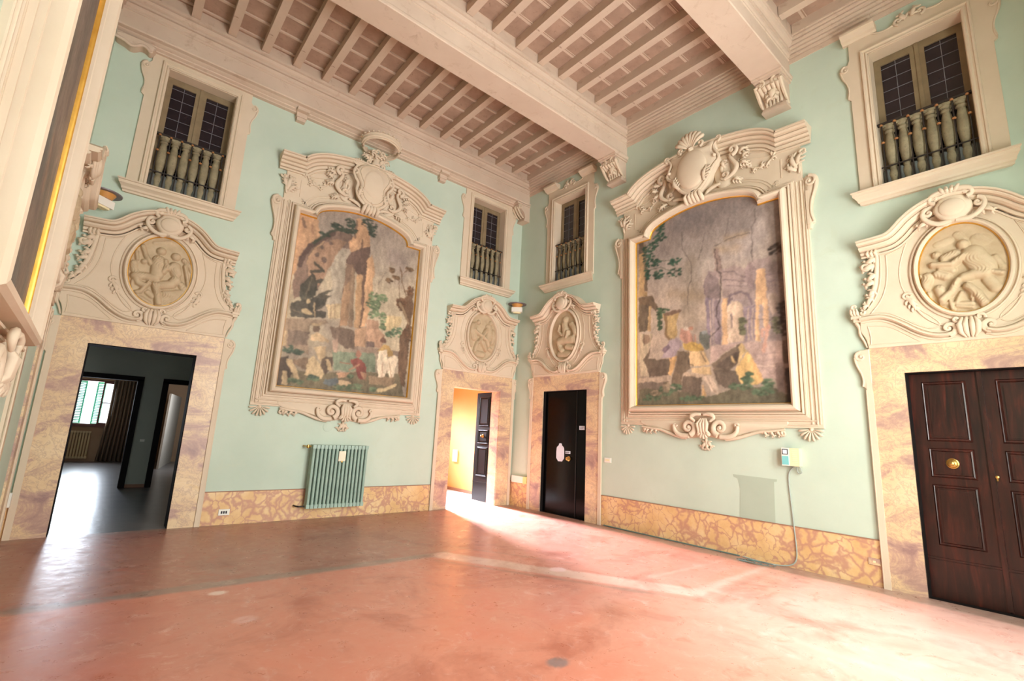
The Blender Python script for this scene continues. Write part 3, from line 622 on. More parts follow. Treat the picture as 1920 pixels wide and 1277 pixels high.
# ------------------------------------------------------------------ upper windows with their balustrades
def window(n, side, u, crest, lab_bal):
    r = root('window_%d' % n, side, u, kind='structure')
    ear = smooth([(0.68, 6.08), (0.725, 6.12), (0.70, 6.26), (0.72, 6.38), (0.775, 6.48), (0.785, 6.58), (0.745, 6.64), (0.69, 6.62)], 1)
    top = [(0.665, 6.66), (0.665, 6.795)] if not crest else [(0.66, 6.68), (0.66, 6.93), (0.40, 6.93)]+smooth([(0.38, 6.90), (0.30, 6.86), (0.20, 6.88), (0.10, 6.95), (0.0, 6.97)], 2)
    R = [(0.68, 4.70)]+ear+top
    L = [(-p[0], p[1]) for p in R[::-1]]; P = R+[p for p in L if not (p[0] == 0 and crest)]
    mb = MB()
    # panel as a ring: outer outline, cut by the opening
    inn = [(0.46, 4.70), (0.46, 6.65), (-0.46, 6.65), (-0.46, 4.70)]
    out = P[:]; poly = out+[(-0.46, 4.70), (-0.46, 6.65), (0.46, 6.65), (0.46, 4.70)]
    mb.prism(poly, 0, 0.028); mb.obj('window_surround', 'stucco', r, 0)
    mb = MB(); mb.sweep([(-0.46, 4.71), (-0.46, 6.65), (0.46, 6.65), (0.46, 4.71)], [(-0.002, 0.02), (-0.002, 0.05), (0.015, 0.055), (0.03, 0.04), (0.045, 0.045), (0.055, 0.06), (0.07, 0.06), (0.078, 0.05), (0.08, 0.02)])
    for a, b, c, d in ((-0.46, -0.448, 4.72, 6.65), (0.448, 0.46, 4.72, 6.65), (-0.46, 0.46, 6.638, 6.65), (-0.46, 0.46, 4.70, 4.735)): mb.box(a, b, -0.17, 0.03, c, d)
    mb.obj('window_moulding', 'stucco', r, 20)
    mb = MB()
    for sg in (1, -1):
        curl(mb, sg*0.715, 6.56, 0.055, 0.035, PI/2, PI/2-sg*6.5, 0.016, 0.008)
        scroll(mb, [(sg*0.772, 6.56), (sg*0.755, 6.44), (sg*0.705, 6.34), (sg*0.69, 6.22), (sg*0.71, 6.12)], 0.014, 0.010, 0.008, d=0.03)
    if crest:
        for sg in (1, -1):
            curl(mb, sg*0.11, 6.90, 0.05, 0.045, -PI/2, -PI/2+sg*6.5, 0.018, 0.01)
            leaf(mb, sg*0.03, 6.89, 0.12, 0.05, PI/2-sg*0.5, 0.035, 0.02, 2)
            scroll(mb, [(sg*0.16, 6.89), (sg*0.24, 6.87), (sg*0.33, 6.885), (sg*0.40, 6.93)], 0.014, 0.012, 0.012, d=0.03)
    mb.obj('scroll_ornament', 'stucco', r, 50)
    if crest:
        mb = MB()
        for sg in (1, -1):
            a, b = sorted((sg*0.34, sg*0.72))
            mb.sweep([(a, 6.92), (b, 6.92)], [(0, 0.0), (0, 0.04), (0.02, 0.06), (0.03, 0.10), (0.07, 0.13), (0.08, 0.16), (0.11, 0.16), (0.115, 0.0)])
        mb.obj('cornice_block', 'stucco', r, 20)
    mb = MB(); S = [(0.0, 4.56), (0.045, 4.56), (0.05, 4.585), (0.075, 4.595), (0.085, 4.62), (0.115, 4.645), (0.135, 4.655), (0.14, 4.69), (0.16, 4.695), (0.16, 4.715), (0.0, 4.72)]
    for i in range(len(S)-1):
        (d0, z0), (d1, z1) = S[i], S[i+1]
    wS = lambda d: 0.66+0.62*d
    vs = []; 
    for sg in (-1, 1): vs += [(sg*wS(d), -d, z) for d, z in S]
    m = len(S); mb.add(vs, [tuple(range(m))[::-1], tuple(range(m, 2*m))]+[(i, (i+1) % m, (i+1) % m+m, i+m) for i in range(m)])
    mb.obj('window_sill', 'stucco', r, 20)
    for sg in (-1, 1):
        c0 = 0.0 if sg > 0 else -0.448; c1 = c0+0.448
        mb = MB()
        for a, b, c, d in cells(c0, c1, 4.73, 6.64, [(c0+0.072, c1-0.072, 4.80, 6.54)]): mb.box(a, b, -0.215, -0.175, c, d)
        if sg < 0: mb.box(-0.02, 0.02, -0.20, -0.163, 4.73, 6.64)
        s = mb.obj('sash', 'sash', r, 0)
        mb = MB(); mb.box(c0+0.06, c1-0.06, -0.205, -0.197, 4.79, 6.55); mb.obj('pane', 'pane', s, 0)
        mb = MB(); mb.box((c0+c1)/2-0.003, (c0+c1)/2+0.003, -0.197, -0.192, 4.80, 6.54); z = 4.97
        while z < 6.5: mb.box(c0+0.072, c1-0.072, -0.197, -0.192, z-0.003, z+0.003); z += 0.168
        mb.obj('lead_cames', 'lead', s, 0)
    mb = MB(); mb.box(-0.46, 0.46, -0.24, -0.22, 4.70, 6.66); mb.obj('window_backing', 'hallwood', r, 0)
    # balustrade standing in the opening
    g = root('balustrade', side, u, lab_bal, 'balustrade', 'balustrades in the upper windows', z=4.735)
    B = [(.047, 0), (.047, .045), (.030, .06), (.034, .11), (.046, .16), (.044, .20), (.030, .245), (.034, .262), (.030, .28), (.044, .38), (.052, .48), (.048, .60), (.038, .70), (.030, .745), (.043, .76), (.043, .775), (.030, .79), (.050, .815), (.050, .86)]
    for k in range(6):
        mb = MB(); mb.lathe((-0.338+0.135*k, -0.085, 0), [(p[0]*1.22, p[1]) for p in B], 14); mb.box(-0.338+0.135*k-0.055, -0.338+0.135*k+0.055, -0.14, -0.03, 0.825, 0.858); mb.obj('baluster', 'baluster', g, 35)
    mb = MB(); mb.box(-0.447, 0.447, -0.06, -0.01, 0.86, 0.885); mb.box(-0.447, 0.447, -0.03, -0.018, 0.27, 0.285); mb.box(-0.447, 0.447, -0.03, -0.018, 0.03, 0.045)
    for k in range(7): mb.tube([(-0.405+0.135*k, -0.025, 0.0), (-0.405+0.135*k, -0.025, 0.87)], 0.008, 6)
    mb.obj('iron_railing', 'iron', g, 40)
    for k in range(7):
        x = -0.405+0.135*k
        for z in (0.60, 0.845): mb = MB(); mb.lathe((x, -0.025, z), [(0.010, 0), (0.020, 0.008), (0.020, 0.022), (0.010, 0.03)], 8); mb.obj('gilt_collar', 'rust', g, 40)
        mb = MB(); mb.lathe((x, -0.075, 0.0), [(0.030, 0), (0.040, 0.02), (0.040, 0.22), (0.030, 0.25)], 8, a0=PI/8); mb.obj('plinth_block', 'slate', g, 0)
window(1, 'back', V1, False, 'row of weathered balusters behind iron rails, window above the doorway to the hall')
window(2, 'back', V2, False, 'row of weathered balusters behind iron rails, back-wall window beside the corner')
window(3, 'right', V3, True, 'row of shadowed balusters behind iron rails, dark narrow window right of the corner')
window(4, 'right', V4, True, 'row of weathered balusters behind iron rails, window above the walnut double door')

# ------------------------------------------------------------------ door surrounds
def door_surround(n, side, u):
    r = root('door_%d' % n, side, u, kind='structure')
    mb = MB(); mb.box(-0.915, 0.915, 0, 0.03, 2.405, 2.715); mb.obj('marble_lintel', 'jamb', r, 0)
    for sg in (-1, 1):
        a, b = sorted((sg*0.605, sg*0.915)); mb = MB(); mb.box(a, b, 0, 0.028, 0.0, 2.405); mb.obj('marble_jamb', 'jamb', r, 0)
        mb = MB(); a, b = sorted((sg*0.915, sg*0.972)); mb.box(a, b, 0, 0.045, 0, 2.30)
        E = [(0.915, 2.715), (0.915, 2.20), (0.975, 2.20)]+smooth([(0.985, 2.24), (1.02, 2.27), (1.0, 2.36), (1.03, 2.46), (1.075, 2.55), (1.08, 2.65), (1.04, 2.70), (0.985, 2.705)], 2)
        E = [(sg*p[0], p[1]) for p in E]; mb.prism(E, 0, 0.04, 0.006)
        curl(mb, sg*1.005, 2.625, 0.062, 0.045, PI/2, PI/2-sg*7, 0.016, 0.008)
        scroll(mb, [(sg*1.066, 2.62), (sg*1.055, 2.52), (sg*1.005, 2.41), (sg*0.995, 2.32), (sg*1.008, 2.26)], 0.013, 0.010, 0.007, d=0.042)
        mb.tube([(sg*0.975, 0.038, 0.0), (sg*0.975, 0.038, 2.22)], 0.010, 6)
        mb.obj('scrolled_trim', 'stucco', r, 40)
    if n == 5: return r
    mb = MB(); mb.box(-0.607, -0.597, -0.275, 0.005, 0, 2.405); mb.box(0.597, 0.607, -0.275, 0.005, 0, 2.405); mb.box(-0.607, 0.607, -0.275, 0.005, 2.395, 2.407); mb.obj('door_lining', 'jamb' if n == 2 else 'hallwood', r, 0)
    return r
def leaf_panel(mb, a, b, z0, z1, d, w=0.018, h=0.012):
    """raised rectangular panel moulding"""
    mb.sweep([(a, z0), (a, z1), (b, z1), (b, z0)], [(-w, d), (-w*0.6, d+h), (0, d+h*0.7), (w*0.4, d+h), (w, d)], True)
    mb.box(a+w*2.2, b-w*2.2, d-0.004, d+h*0.6, z0+w*2.2, z1-w*2.2)
def door_leaf(r, a, b, d, mat, hand='brass', name='door_leaf', knobx=None, plain=False, parent_loc=None, rot=None):
    mb = MB(); mb.box(a, b, d-0.045, d, 0.001, 2.395)
    if not plain:
        for z0, z1 in ((0.56, 1.16), (1.27, 1.55), (1.66, 2.285)): leaf_panel(mb, a+0.125, b-0.125, z0, z1, d)
        mb.box(a, b, d, d+0.012, 0.395, 0.415); mb.box(a+0.0, b-0.0, d, d+0.006, 0.001, 0.39)
    o = mb.obj(name, mat, r, 15)
    if knobx is not None:
        mb = MB(); mb.lathe((knobx, d, 1.41), [(0.0, 0.0), (0.052, 0.0), (0.055, 0.008), (0.045, 0.014), (0.04, 0.010), (0.025, 0.012), (0.016, 0.02), (0.014, 0.04), (0.024, 0.05), (0.026, 0.062), (0.016, 0.072), (0, 0.074)], 20, 'd')
        mb.obj('door_knob', 'brass', o, 40)
    return o
d1 = door_surround(1, 'back', D1)
d2 = door_surround(2, 'back', D2)
# right leaf of door 2 swung back into the side room
lf = MB()
holder = root('door_leaf', 'back', D2); holder.parent = d2; holder.location = (0.69, 0.885, 0); holder.rotation_euler = (0, 0, -PI/2)
L = MB(); L.box(0.0, 0.59, -0.005, 0.04, 0.012, 2.395)
for z0, z1 in ((0.56, 1.16), (1.27, 1.55), (1.66, 2.285)): leaf_panel(L, 0.115, 0.475, z0, z1, 0.04)
L.box(0, 0.59, 0.04, 0.05, 0.40, 0.42)
bl = L.obj('leaf_board', 'blackpaint', holder, 15)
L = MB(); L.box(0.59, 0.62, -0.03, 0.06, 0.0, 2.42); L.obj('hinge_post', 'blackpaint', holder, 0)
L = MB(); L.lathe((0.30, 0.04, 1.42), [(0.0, 0.0), (0.04, 0.0), (0.042, 0.008), (0.018, 0.012), (0.016, 0.035), (0.026, 0.045), (0.024, 0.06), (0, 0.066)], 16, 'd'); L.obj('door_knob', 'brass', holder, 40)
d3 = door_surround(3, 'right', D3)
a = door_leaf(d3, -0.597, 0.285, -0.06, 'glossblack', plain=True); b = door_leaf(d3, 0.29, 0.597, -0.06, 'glossblack', plain=True)
mb = MB(); mb.box(0.278, 0.297, -0.06, -0.05, 0.012, 2.39); mb.obj('meeting_strip', 'blackpaint', a, 0)
mb = MB(); mb.lathe((0.10, -0.06, 1.075), [(0, 0), (0.045, 0), (0.047, 0.008), (0.02, 0.014), (0.018, 0.03), (0.034, 0.045), (0.032, 0.06), (0, 0.065)], 16, 'd'); mb.obj('door_knob', 'brass', a, 40)
mb = MB(); P = smooth([(-0.245, 1.01), (-0.03, 1.01), (-0.03, 1.26), (-0.06, 1.30), (-0.095, 1.315), (-0.10, 1.36), (-0.175, 1.36), (-0.18, 1.315), (-0.215, 1.30), (-0.245, 1.26)], 1, True); mb.prism(P, -0.06, -0.056)
o = mb.obj('door_notice', 'paper', None, 0); o.location = (0, -D3, 0); o.rotation_euler = (0, 0, -PI/2); tag(o, 'pale notice cut in a bottle-like outline hanging on the black door', 'notice', kind='thing')
def plate(name, side, u, z, w, h, d0, mat, lab, cat, marks=(), parts=()):
    mb = MB(); P = [(-w/2, z-h/2), (w/2, z-h/2), (w/2, z+h/2), (-w/2, z+h/2)]; mb.prism(P, d0-0.003, d0+0.012, 0.004)
    o = mb.obj(name, mat, None, 0, {'back': (u, 0, 0), 'right': (0, -u, 0), 'left': (XL-AL*u, u, 0)}[side], {'back': 0, 'right': -PI/2, 'left': PI/2+AL}[side]); tag(o, lab, cat, kind='thing')
    for nm, mt, a, b, c, e in marks:
        mb = MB(); mb.box(a, b, d0+0.011, d0+0.016, z+c, z+e); mb.obj(nm, mt, o, 0)
    return o
plate('paper_label', 'right', D3+0.07, 1.195, 0.13, 0.05, -0.06, 'paper', 'small white label stuck above the knob of the black door', 'label', [('printed_line', 'ink', -0.05+0.028*i, -0.035+0.028*i, -0.012, 0.012) for i in range(4)])
plate('paper_label', 'right', D3+0.43, 1.675, 0.135, 0.075, -0.06, 'paper', 'small white label high on the narrow leaf of the black door', 'label', [('printed_line', 'ink', -0.045, 0.045, 0.01, 0.016), ('printed_line', 'ink', -0.045, 0.03, -0.016, -0.010)])
d4 = door_surround(4, 'right', D4)
door_leaf(d4, -0.597, -0.006, -0.12, 'wood', knobx=-0.30); door_leaf(d4, 0.006, 0.597, -0.12, 'wood', knobx=0.30)
mb = MB(); mb.box(-0.02, 0.02, -0.12, -0.098, 0.012, 2.395); mb.obj('meeting_strip', 'wood', d4, 0)
mb = MB(); mb.lathe((0.035, -0.10, 1.30), [(0, 0), (0.013, 0), (0.015, 0.006), (0.006, 0.01), (0.006, 0.02), (0, 0.022)], 12, 'd'); mb.box(0.029, 0.041, -0.10, -0.094, 1.26, 1.31); mb.obj('keyhole_plate', 'brass', d4, 30)
d5 = door_surround(5, 'left', D5)
mb = MB(); mb.box(-0.605, 0.605, 0.0, 0.008, 0, 2.405); mb.obj('blind_panel', 'green', d5, 0)

# ------------------------------------------------------------------ carved medallion relief
def relief(name, parent, uc, zc, ru, rz, figs, d0, mat='stone'):
    n = 150; a = np.linspace(-1, 1, n)
    U, Z = np.meshgrid(a*ru, a*rz, indexing='ij'); H = np.zeros_like(U)+0.002
    rs = np.random.RandomState(5)
    for pts, r, h in figs:
        best = np.zeros_like(U)
        for i in range(max(1, len(pts)-1)):
            ax, az = pts[i]; bx, bz = pts[min(i+1, len(pts)-1)]; L2 = (bx-ax)**2+(bz-az)**2+1e-9
            t = np.clip(((U-ax)*(bx-ax)+(Z-az)*(bz-az))/L2, 0, 1); dd = ((U-ax-t*(bx-ax))**2+(Z-az-t*(bz-az))**2)/(r*r)
            best = np.maximum(best, np.sqrt(np.clip(1-dd, 0, 1)))
        k = h*1.35*best; H = np.maximum(H, k)+0.0*k+np.where((k > 0) & (H > 0.003), np.minimum(k, H)*0.10, 0)
    # shallow drapery folds cut over the figures
    H = H+0.004*np.sin(U*210+9*np.sin(Z*24))*np.clip(H/0.03, 0, 1)*np.clip(np.sin(U*13+Z*17)+0.3, 0, 1)
    for _ in range(1): H[1:-1, 1:-1] = (H[1:-1, 1:-1]*2+H[:-2, 1:-1]+H[2:, 1:-1]+H[1:-1, :-2]+H[1:-1, 2:])/6
    E = np.sqrt((U/ru)**2+(Z/rz)**2); s = np.where(E > 1, 1/np.maximum(E, 1e-6), 1.0); inside = np.clip((1-E)/0.06, 0, 1); H = H*inside
    U2, Z2 = U*s, Z*s
    col = np.zeros(U.shape+(3,))
    base = np.array(lin((188, 166, 134))); col[:] = base
    o = grid_obj(name, a, a, lambda X, Y: np.stack([uc+U2, -(d0+H), zc+Z2], -1), mat, None)
    o.parent = parent; return o

# ------------------------------------------------------------------ overdoors
def overdoor(side, u, lab, figs, gilt, grp='stucco overdoors'):
    r = root('overdoor', side, u, lab, 'overdoor', grp)
    side_c = smooth([(0.915, 2.715), (0.93, 2.84), (0.985, 2.93), (0.975, 3.02), (0.99, 3.09), (1.03, 3.10), (1.03, 3.17), (0.96, 3.18)], 1)
    conc = smooth([(0.90, 3.20), (0.84, 3.28), (0.78, 3.42), (0.745, 3.58), (0.73, 3.75), (0.73, 3.90)], 2)
    cor = smooth([(0.90, 3.93), (0.66, 3.94), (0.56, 3.96), (0.47, 4.03), (0.38, 4.13), (0.26, 4.215), (0.13, 4.262), (0.0, 4.275)], 2)
    R = side_c+conc+[p for p in cor if p[0] < 0.73]
    P = R+[(-p[0], p[1]) for p in R[::-1][1:]]
    mb = MB(); mb.prism(P, 0, 0.05, 0.006); mb.obj('body', 'stucco', r, 25)
    path = [(-p[0], p[1]) for p in cor]+cor[::-1][1:]
    mb = MB(); mb.sweep(path, [(-0.080, 0.04), (-0.080, 0.068), (-0.062, 0.072), (-0.058, 0.050), (-0.048, 0.050), (-0.044, 0.085), (-0.018, 0.092), (-0.014, 0.066), (-0.004, 0.066), (0.0, 0.12), (0.018, 0.15), (0.036, 0.158), (0.040, 0.14), (0.048, 0.14), (0.052, 0.205), (0.066, 0.222), (0.076, 0.224), (0.080, 0.210), (0.088, 0.232), (0.105, 0.232), (0.108, 0.0)])
    mb.obj('cornice', 'stucco', r, 22)
    el = lambda a, b, n=64: [(a*math.sin(2*PI*k/n), 3.53-b*math.cos(2*PI*k/n)) for k in range(n)][::-1]
    mb = MB(); mb.sweep(el(0.395, 0.535), [(0.060, 0.045), (0.056, 0.07), (0.044, 0.075), (0.038, 0.070), (0.034, 0.045), (0.022, 0.045), (0.018, 0.09), (0.004, 0.108), (-0.012, 0.106), (-0.024, 0.09), (-0.028, 0.06), (-0.030, 0.03)][::1], True)
    mb.obj('medallion_frame', 'stucco', r, 30)
    if gilt:
        mb = MB(); mb.sweep(el(0.366, 0.506), [(0.008, 0.06), (0.004, 0.078), (-0.002, 0.078), (-0.008, 0.055)], True); mb.obj('gilt_rim', 'gold', r, 50)
    m = relief('medallion', r, 0, 3.53, 0.375, 0.515, figs, 0.052)
    # incised panel lines and swept mouldings
    mb = MB()
    for sg in (1, -1):
        sw = smooth([(sg*0.97, 3.07), (sg*0.86, 3.08), (sg*0.74, 3.07), (sg*0.60, 2.99), (sg*0.45, 2.86), (sg*0.32, 2.79), (sg*0.20, 2.775), (sg*0.13, 2.80)], 2)
        mb.sweep(sw if sg < 0 else sw[::-1], [(-0.040, 0.045), (-0.038, 0.068), (-0.022, 0.068), (-0.018, 0.052), (-0.010, 0.052), (-0.006, 0.095), (0.008, 0.112), (0.022, 0.108), (0.028, 0.085), (0.032, 0.056), (0.042, 0.056), (0.044, 0.072), (0.056, 0.072), (0.058, 0.045)])
        curl(mb, sg*0.165, 2.862, 0.07, 0.075, -PI/2, -PI/2-sg*6.8, 0.030, 0.013)
    mb.obj('swept_moulding', 'stucco', r, 40)
    mb = MB()
    for sg in (1, -1):
        li = lambda pts, rr=0.0075, it=2: mb.tube([(sg*p[0], 0.051, p[1]) for p in (smooth(pts, it) if it else pts)], rr, 6)
        li([(0.90, 2.76), (0.42, 2.745)], it=0); li([(0.42, 2.745), (0.56, 2.86), (0.70, 2.97), (0.90, 2.99)]); li([(0.90, 2.99), (0.88, 2.88), (0.885, 2.76)], it=1)
        li([(0.86, 3.14), (0.70, 3.14), (0.56, 3.04), (0.42, 2.93), (0.30, 2.87), (0.22, 2.92), (0.30, 3.02), (0.42, 3.14), (0.50, 3.26)])
        li([(0.86, 3.14), (0.75, 3.27), (0.68, 3.45), (0.655, 3.65), (0.655, 3.84)])
        li([(0.655, 3.84), (0.52, 3.88), (0.45, 3.94)], it=1); li([(0.50, 3.30), (0.545, 3.45), (0.545, 3.62), (0.50, 3.80), (0.45, 3.94)])
        li([(0.715, 3.86), (0.715, 3.70), (0.735, 3.50), (0.79, 3.33), (0.87, 3.22)], 0.008)
        li([(0.44, 3.97), (0.34, 4.07), (0.22, 4.135)], 0.0055)
    mb.obj('panel_lines', 'stucco', r, 60)
    # acanthus cascades on the flanks, feet, small sprigs
    for sg in (1, -1):
        mb = MB()
        for (x, z, L, w, an) in ((0.745, 3.92, 0.11, 0.05, -0.35), (0.76, 3.84, 0.13, 0.055, -0.5), (0.77, 3.75, 0.15, 0.06, -0.25), (0.775, 3.64, 0.13, 0.055, -0.7), (0.785, 3.55, 0.13, 0.05, -0.45), (0.80, 3.44, 0.11, 0.05, -0.9), (0.83, 3.35, 0.11, 0.045, -0.9), (0.88, 3.27, 0.09, 0.04, -0.8)):
            leaf(mb, sg*x, z, L, w, an if sg > 0 else PI-an, 0.03, 0.05, 2)
        curl(mb, sg*0.865, 3.74, 0.05, 0.075, -2.2 if sg > 0 else -0.94, (-2.2+5.5) if sg > 0 else (-0.94-5.5), 0.022, 0.012)
        scroll(mb, [(sg*0.74, 3.93), (sg*0.755, 3.70), (sg*0.79, 3.47), (sg*0.86, 3.30), (sg*0.95, 3.19)], 0.022, 0.030, 0.022, d=0.05)
        for x in (0.745, 0.785, 0.825): mb.tube([(sg*x, 0.07, 3.93), (sg*(x+0.004), 0.10, 3.89), (sg*x, 0.06, 3.855)], [0.016, 0.022, 0.014], 7)
        mb.obj('acanthus_cascade', 'stucco', r, 60)
        mb = MB(); a, b = sorted((sg*0.955, sg*1.055)); mb.box(a, b, 0, 0.10, 3.09, 3.125); a, b = sorted((sg*0.965, sg*1.035)); mb.box(a, b, 0, 0.085, 3.05, 3.09)
        for k in range(3): mb.tube([(sg*(0.985+0.026*k), 0.055, 3.12), (sg*(0.99+0.03*k), 0.095, 3.17), (sg*(1.0+0.03*k), 0.075, 3.215)], [0.014, 0.02, 0.012], 7)
        curl(mb, sg*1.015, 3.245, 0.042, 0.07, -1.2, -1.2+sg*5.5, 0.02, 0.012)
        curl(mb, sg*0.945, 3.165, 0.030, 0.06, 0.6, 0.6+sg*5.5, 0.016, 0.01)
        scroll(mb, [(sg*1.02, 3.05), (sg*0.985, 2.98), (sg*0.995, 2.90), (sg*0.955, 2.82), (sg*0.93, 2.73)], 0.024, 0.016, 0.008, d=0.035)
        mb.obj('scrolled_foot', 'stucco', r, 60)
        mb = MB(); curl(mb, sg*0.50, 3.285, 0.05, 0.06, PI*0.9 if sg > 0 else 0.1*PI, (PI*0.9-6) if sg > 0 else (0.1*PI+6), 0.018, 0.01)
        leaf(mb, sg*0.50, 3.27, 0.17, 0.045, -PI/2-sg*0.42, 0.05, 0.025, 3)
        scroll(mb, [(sg*0.43, 3.14), (sg*0.36, 3.02), (sg*0.27, 2.93), (sg*0.19, 2.89)], 0.016, 0.010, 0.005, d=0.055)
        mb.obj('leaf_sprig', 'stucco', r, 60)
    # crest cartouche over the medallion
    mb = MB(); C = smooth([(0, 4.03), (0.09, 4.06), (0.15, 4.14), (0.17, 4.22), (0.13, 4.27), (0.10, 4.33), (0, 4.36), (-0.10, 4.33), (-0.13, 4.27), (-0.17, 4.22), (-0.15, 4.14), (-0.09, 4.06)], 2, True)
    mb.prism(C, 0.05, 0.20, 0.03); mb.dome((0, 4.19), 0.115, 0.105, 0.035, 0.20, 20, 6)
    mb.obj('crest_shield', 'stucco', r, 50)
    mb = MB()
    for sg in (1, -1):
        scroll(mb, [(sg*0.02, 4.05), (sg*0.13, 4.03), (sg*0.23, 4.10), (sg*0.27, 4.19), (sg*0.22, 4.25)], 0.03, 0.026, 0.016, d=0.165)
        curl(mb, sg*0.21, 4.20, 0.055, 0.16, PI/2, PI/2-sg*6.5, 0.026, 0.012)
        curl(mb, sg*0.135, 4.33, 0.055, 0.21, -PI/2, -PI/2+sg*6.5, 0.026, 0.013)
        scroll(mb, [(sg*0.03, 4.38), (sg*0.10, 4.39), (sg*0.18, 4.35), (sg*0.17, 4.28)], 0.024, 0.028, 0.014, d=0.215)
        leaf(mb, sg*0.22, 4.12, 0.12, 0.045, (-0.5 if sg > 0 else PI+0.5), 0.10, 0.05, 2)
        curl(mb, sg*0.075, 4.045, 0.035, 0.15, 0, sg*6, 0.022, 0.012)
    for x in (-0.06, -0.02, 0.02, 0.06): mb.tube([(x*0.6, 0.20, 4.34), (x, 0.235, 4.39), (x*1.3, 0.21, 4.43)], [0.012, 0.022, 0.016], 7)
    mb.obj('crest_scrolls', 'stucco', r, 60)
    mb = MB()
    for x in (-0.075, -0.028, 0.028, 0.075): mb.tube([(x*0.7, 0.06, 2.965), (x, 0.115, 2.88), (x*0.9, 0.10, 2.80), (x*0.5, 0.06, 2.75)], [0.014, 0.028, 0.024, 0.010], 8)
    for sg in (1, -1): curl(mb, sg*0.095, 2.955, 0.04, 0.08, -0.5, -0.5+sg*5.5, 0.018, 0.01)
    mb.obj('lower_rocaille', 'stucco', r, 60)
    return r

# ------------------------------------------------------------------ large framed wall paintings
def framed_painting(side, u, hw, lab, crown, paint, grp='large framed wall paintings', ears=True):
    r = root('framed_painting', side, u, lab, 'painting', grp)
    s = hw/1.19
    q = lambda pts: [(p[0]*s,)+tuple(p[1:]) for p in pts]
    arch = smooth([(0.905, 5.02), (0.90, 5.07), (0.86, 5.15), (0.76, 5.215), (0.55, 5.285), (0.28, 5.34), (0.0, 5.355)], 2)
    halfp = [(1.19, 2.07), (1.19, 5.02)]+arch
    ring = q([(-p[0], p[1]) for p in halfp]+halfp[::-1][1:])        # clockwise: up the left, over, down the right
    # backing slab
    B = q([(1.52, 1.75), (1.52, 5.20), (1.48, 5.22), (1.48, 5.80), (1.30, 5.90), (1.10, 5.90), (0.80, 6.06), (0.45, 6.16), (0.0, 6.19)])
    B = B+[(-p[0], p[1]) for p in B[::-1][1:]]
    body = MB(); body.prism(B, 0.0, 0.032, 0.006)
    body.obj('backing_panel', 'stucco', r, 25)
    mb = MB(); mb.sweep(ring, [(0.0, 0.03), (0.0, 0.10), (0.006, 0.108), (0.010, 0.098), (0.014, 0.135), (0.028, 0.165), (0.050, 0.18), (0.074, 0.172), (0.092, 0.148), (0.098, 0.112), (0.100, 0.06), (0.114, 0.055), (0.116, 0.085), (0.126, 0.098), (0.138, 0.094), (0.142, 0.05), (0.152, 0.048), (0.154, 0.07), (0.172, 0.07), (0.176, 0.045), (0.19, 0.045), (0.192, 0.03)], True)
    mb.obj('moulding', 'stucco', r, 22)
    mb = MB(); mb.sweep(ring, [(0.003, 0.046), (0.003, 0.076), (-0.005, 0.080), (-0.010, 0.075), (-0.013, 0.060), (-0.014, 0.044)], True); mb.obj('gilt_slip', 'gold', r, 40)
    # the painting itself, a flat panel cut to the arch
    x, C = paint(hw)
    nu, nz = C.shape[:2]; us = np.linspace(-hw, hw, nu)
    topz = np.interp(np.abs(us)/s, [p[0] for p in sorted(arch)]+[0.906, 1.19], [p[1] for p in sorted(arch)]+[5.02, 5.02])
    ts = np.linspace(0, 1, nz); zfull = 2.07+ts*(5.36-2.07)
    Z = np.minimum(zfull[None, :], topz[:, None])
    U = np.repeat(us[:, None], nz, 1)
    o = grid_obj('painted_panel', us, ts, lambda X, Y: np.stack([U, np.full_like(U, -0.045), Z], -1), 'paint', C); o.parent = r
    # stepped flat borders down the sides
    mb = MB()
    for sg in (-1, 1):
        for x0, d in ((1.40, 0.045), (1.455, 0.05), (1.49, 0.045)): mb.tube([(sg*x0*s, d-0.012, 1.80), (sg*x0*s, d-0.012, 5.18)], 0.012, 6)
    for z, d in ((1.79, 0.045), (1.845, 0.05)): mb.tube([(-1.46*s, d-0.012, z), (1.46*s, d-0.012, z)], 0.012, 6)
    # inner line over the arch, and upright panel lines in the head
    for k, off in ((0.007, 0.27), (0.009, 0.235)):
        mb.sweep([(p[0], p[1]) for p in ring if p[1] > 5.0], [(off-k, 0.03), (off-k, 0.045), (off+k, 0.045), (off+k, 0.03)])
    for sg in (-1, 1):
        mb.box(min(sg*1.22*s, sg*1.232*s), max(sg*1.22*s, sg*1.232*s), 0.03, 0.04, 5.32, 5.62)
        mb.tube([(p[0]*s*sg, 0.033, p[1]) for p in smooth([(1.18, 5.84), (1.05, 5.82), (0.78, 5.94), (0.52, 6.03)], 2)], 0.010, 6)
        mb.tube([(p[0]*s*sg, 0.033, p[1]) for p in smooth([(1.16, 5.76), (1.04, 5.74), (0.80, 5.82), (0.62, 5.88)], 2)], 0.008, 6)
    mb.obj('border_lines', 'stucco', r, 60)
    # arched head cornice
    cor = [(1.62, 5.84), (1.20, 5.865)]+smooth([(1.19, 5.875), (1.08, 5.985), (0.86, 6.085), (0.55, 6.15), (0.28, 6.185), (0.0, 6.19)], 2)
    path = q([(-p[0], p[1]) for p in cor]+cor[::-1][1:])
    mb = MB(); mb.sweep(path, [(-0.14, 0.03), (-0.14, 0.058), (-0.118, 0.062), (-0.114, 0.04), (-0.102, 0.04), (-0.098, 0.078), (-0.06, 0.084), (-0.056, 0.06), (-0.046, 0.06), (-0.040, 0.105), (-0.018, 0.125), (-0.014, 0.108), (-0.002, 0.108), (0.004, 0.155), (0.028, 0.185), (0.034, 0.165), (0.044, 0.165), (0.048, 0.225), (0.066, 0.243), (0.076, 0.245), (0.080, 0.23), (0.088, 0.262), (0.110, 0.262), (0.114, 0.0)])
    mb.obj('cornice', 'stucco', r, 22)
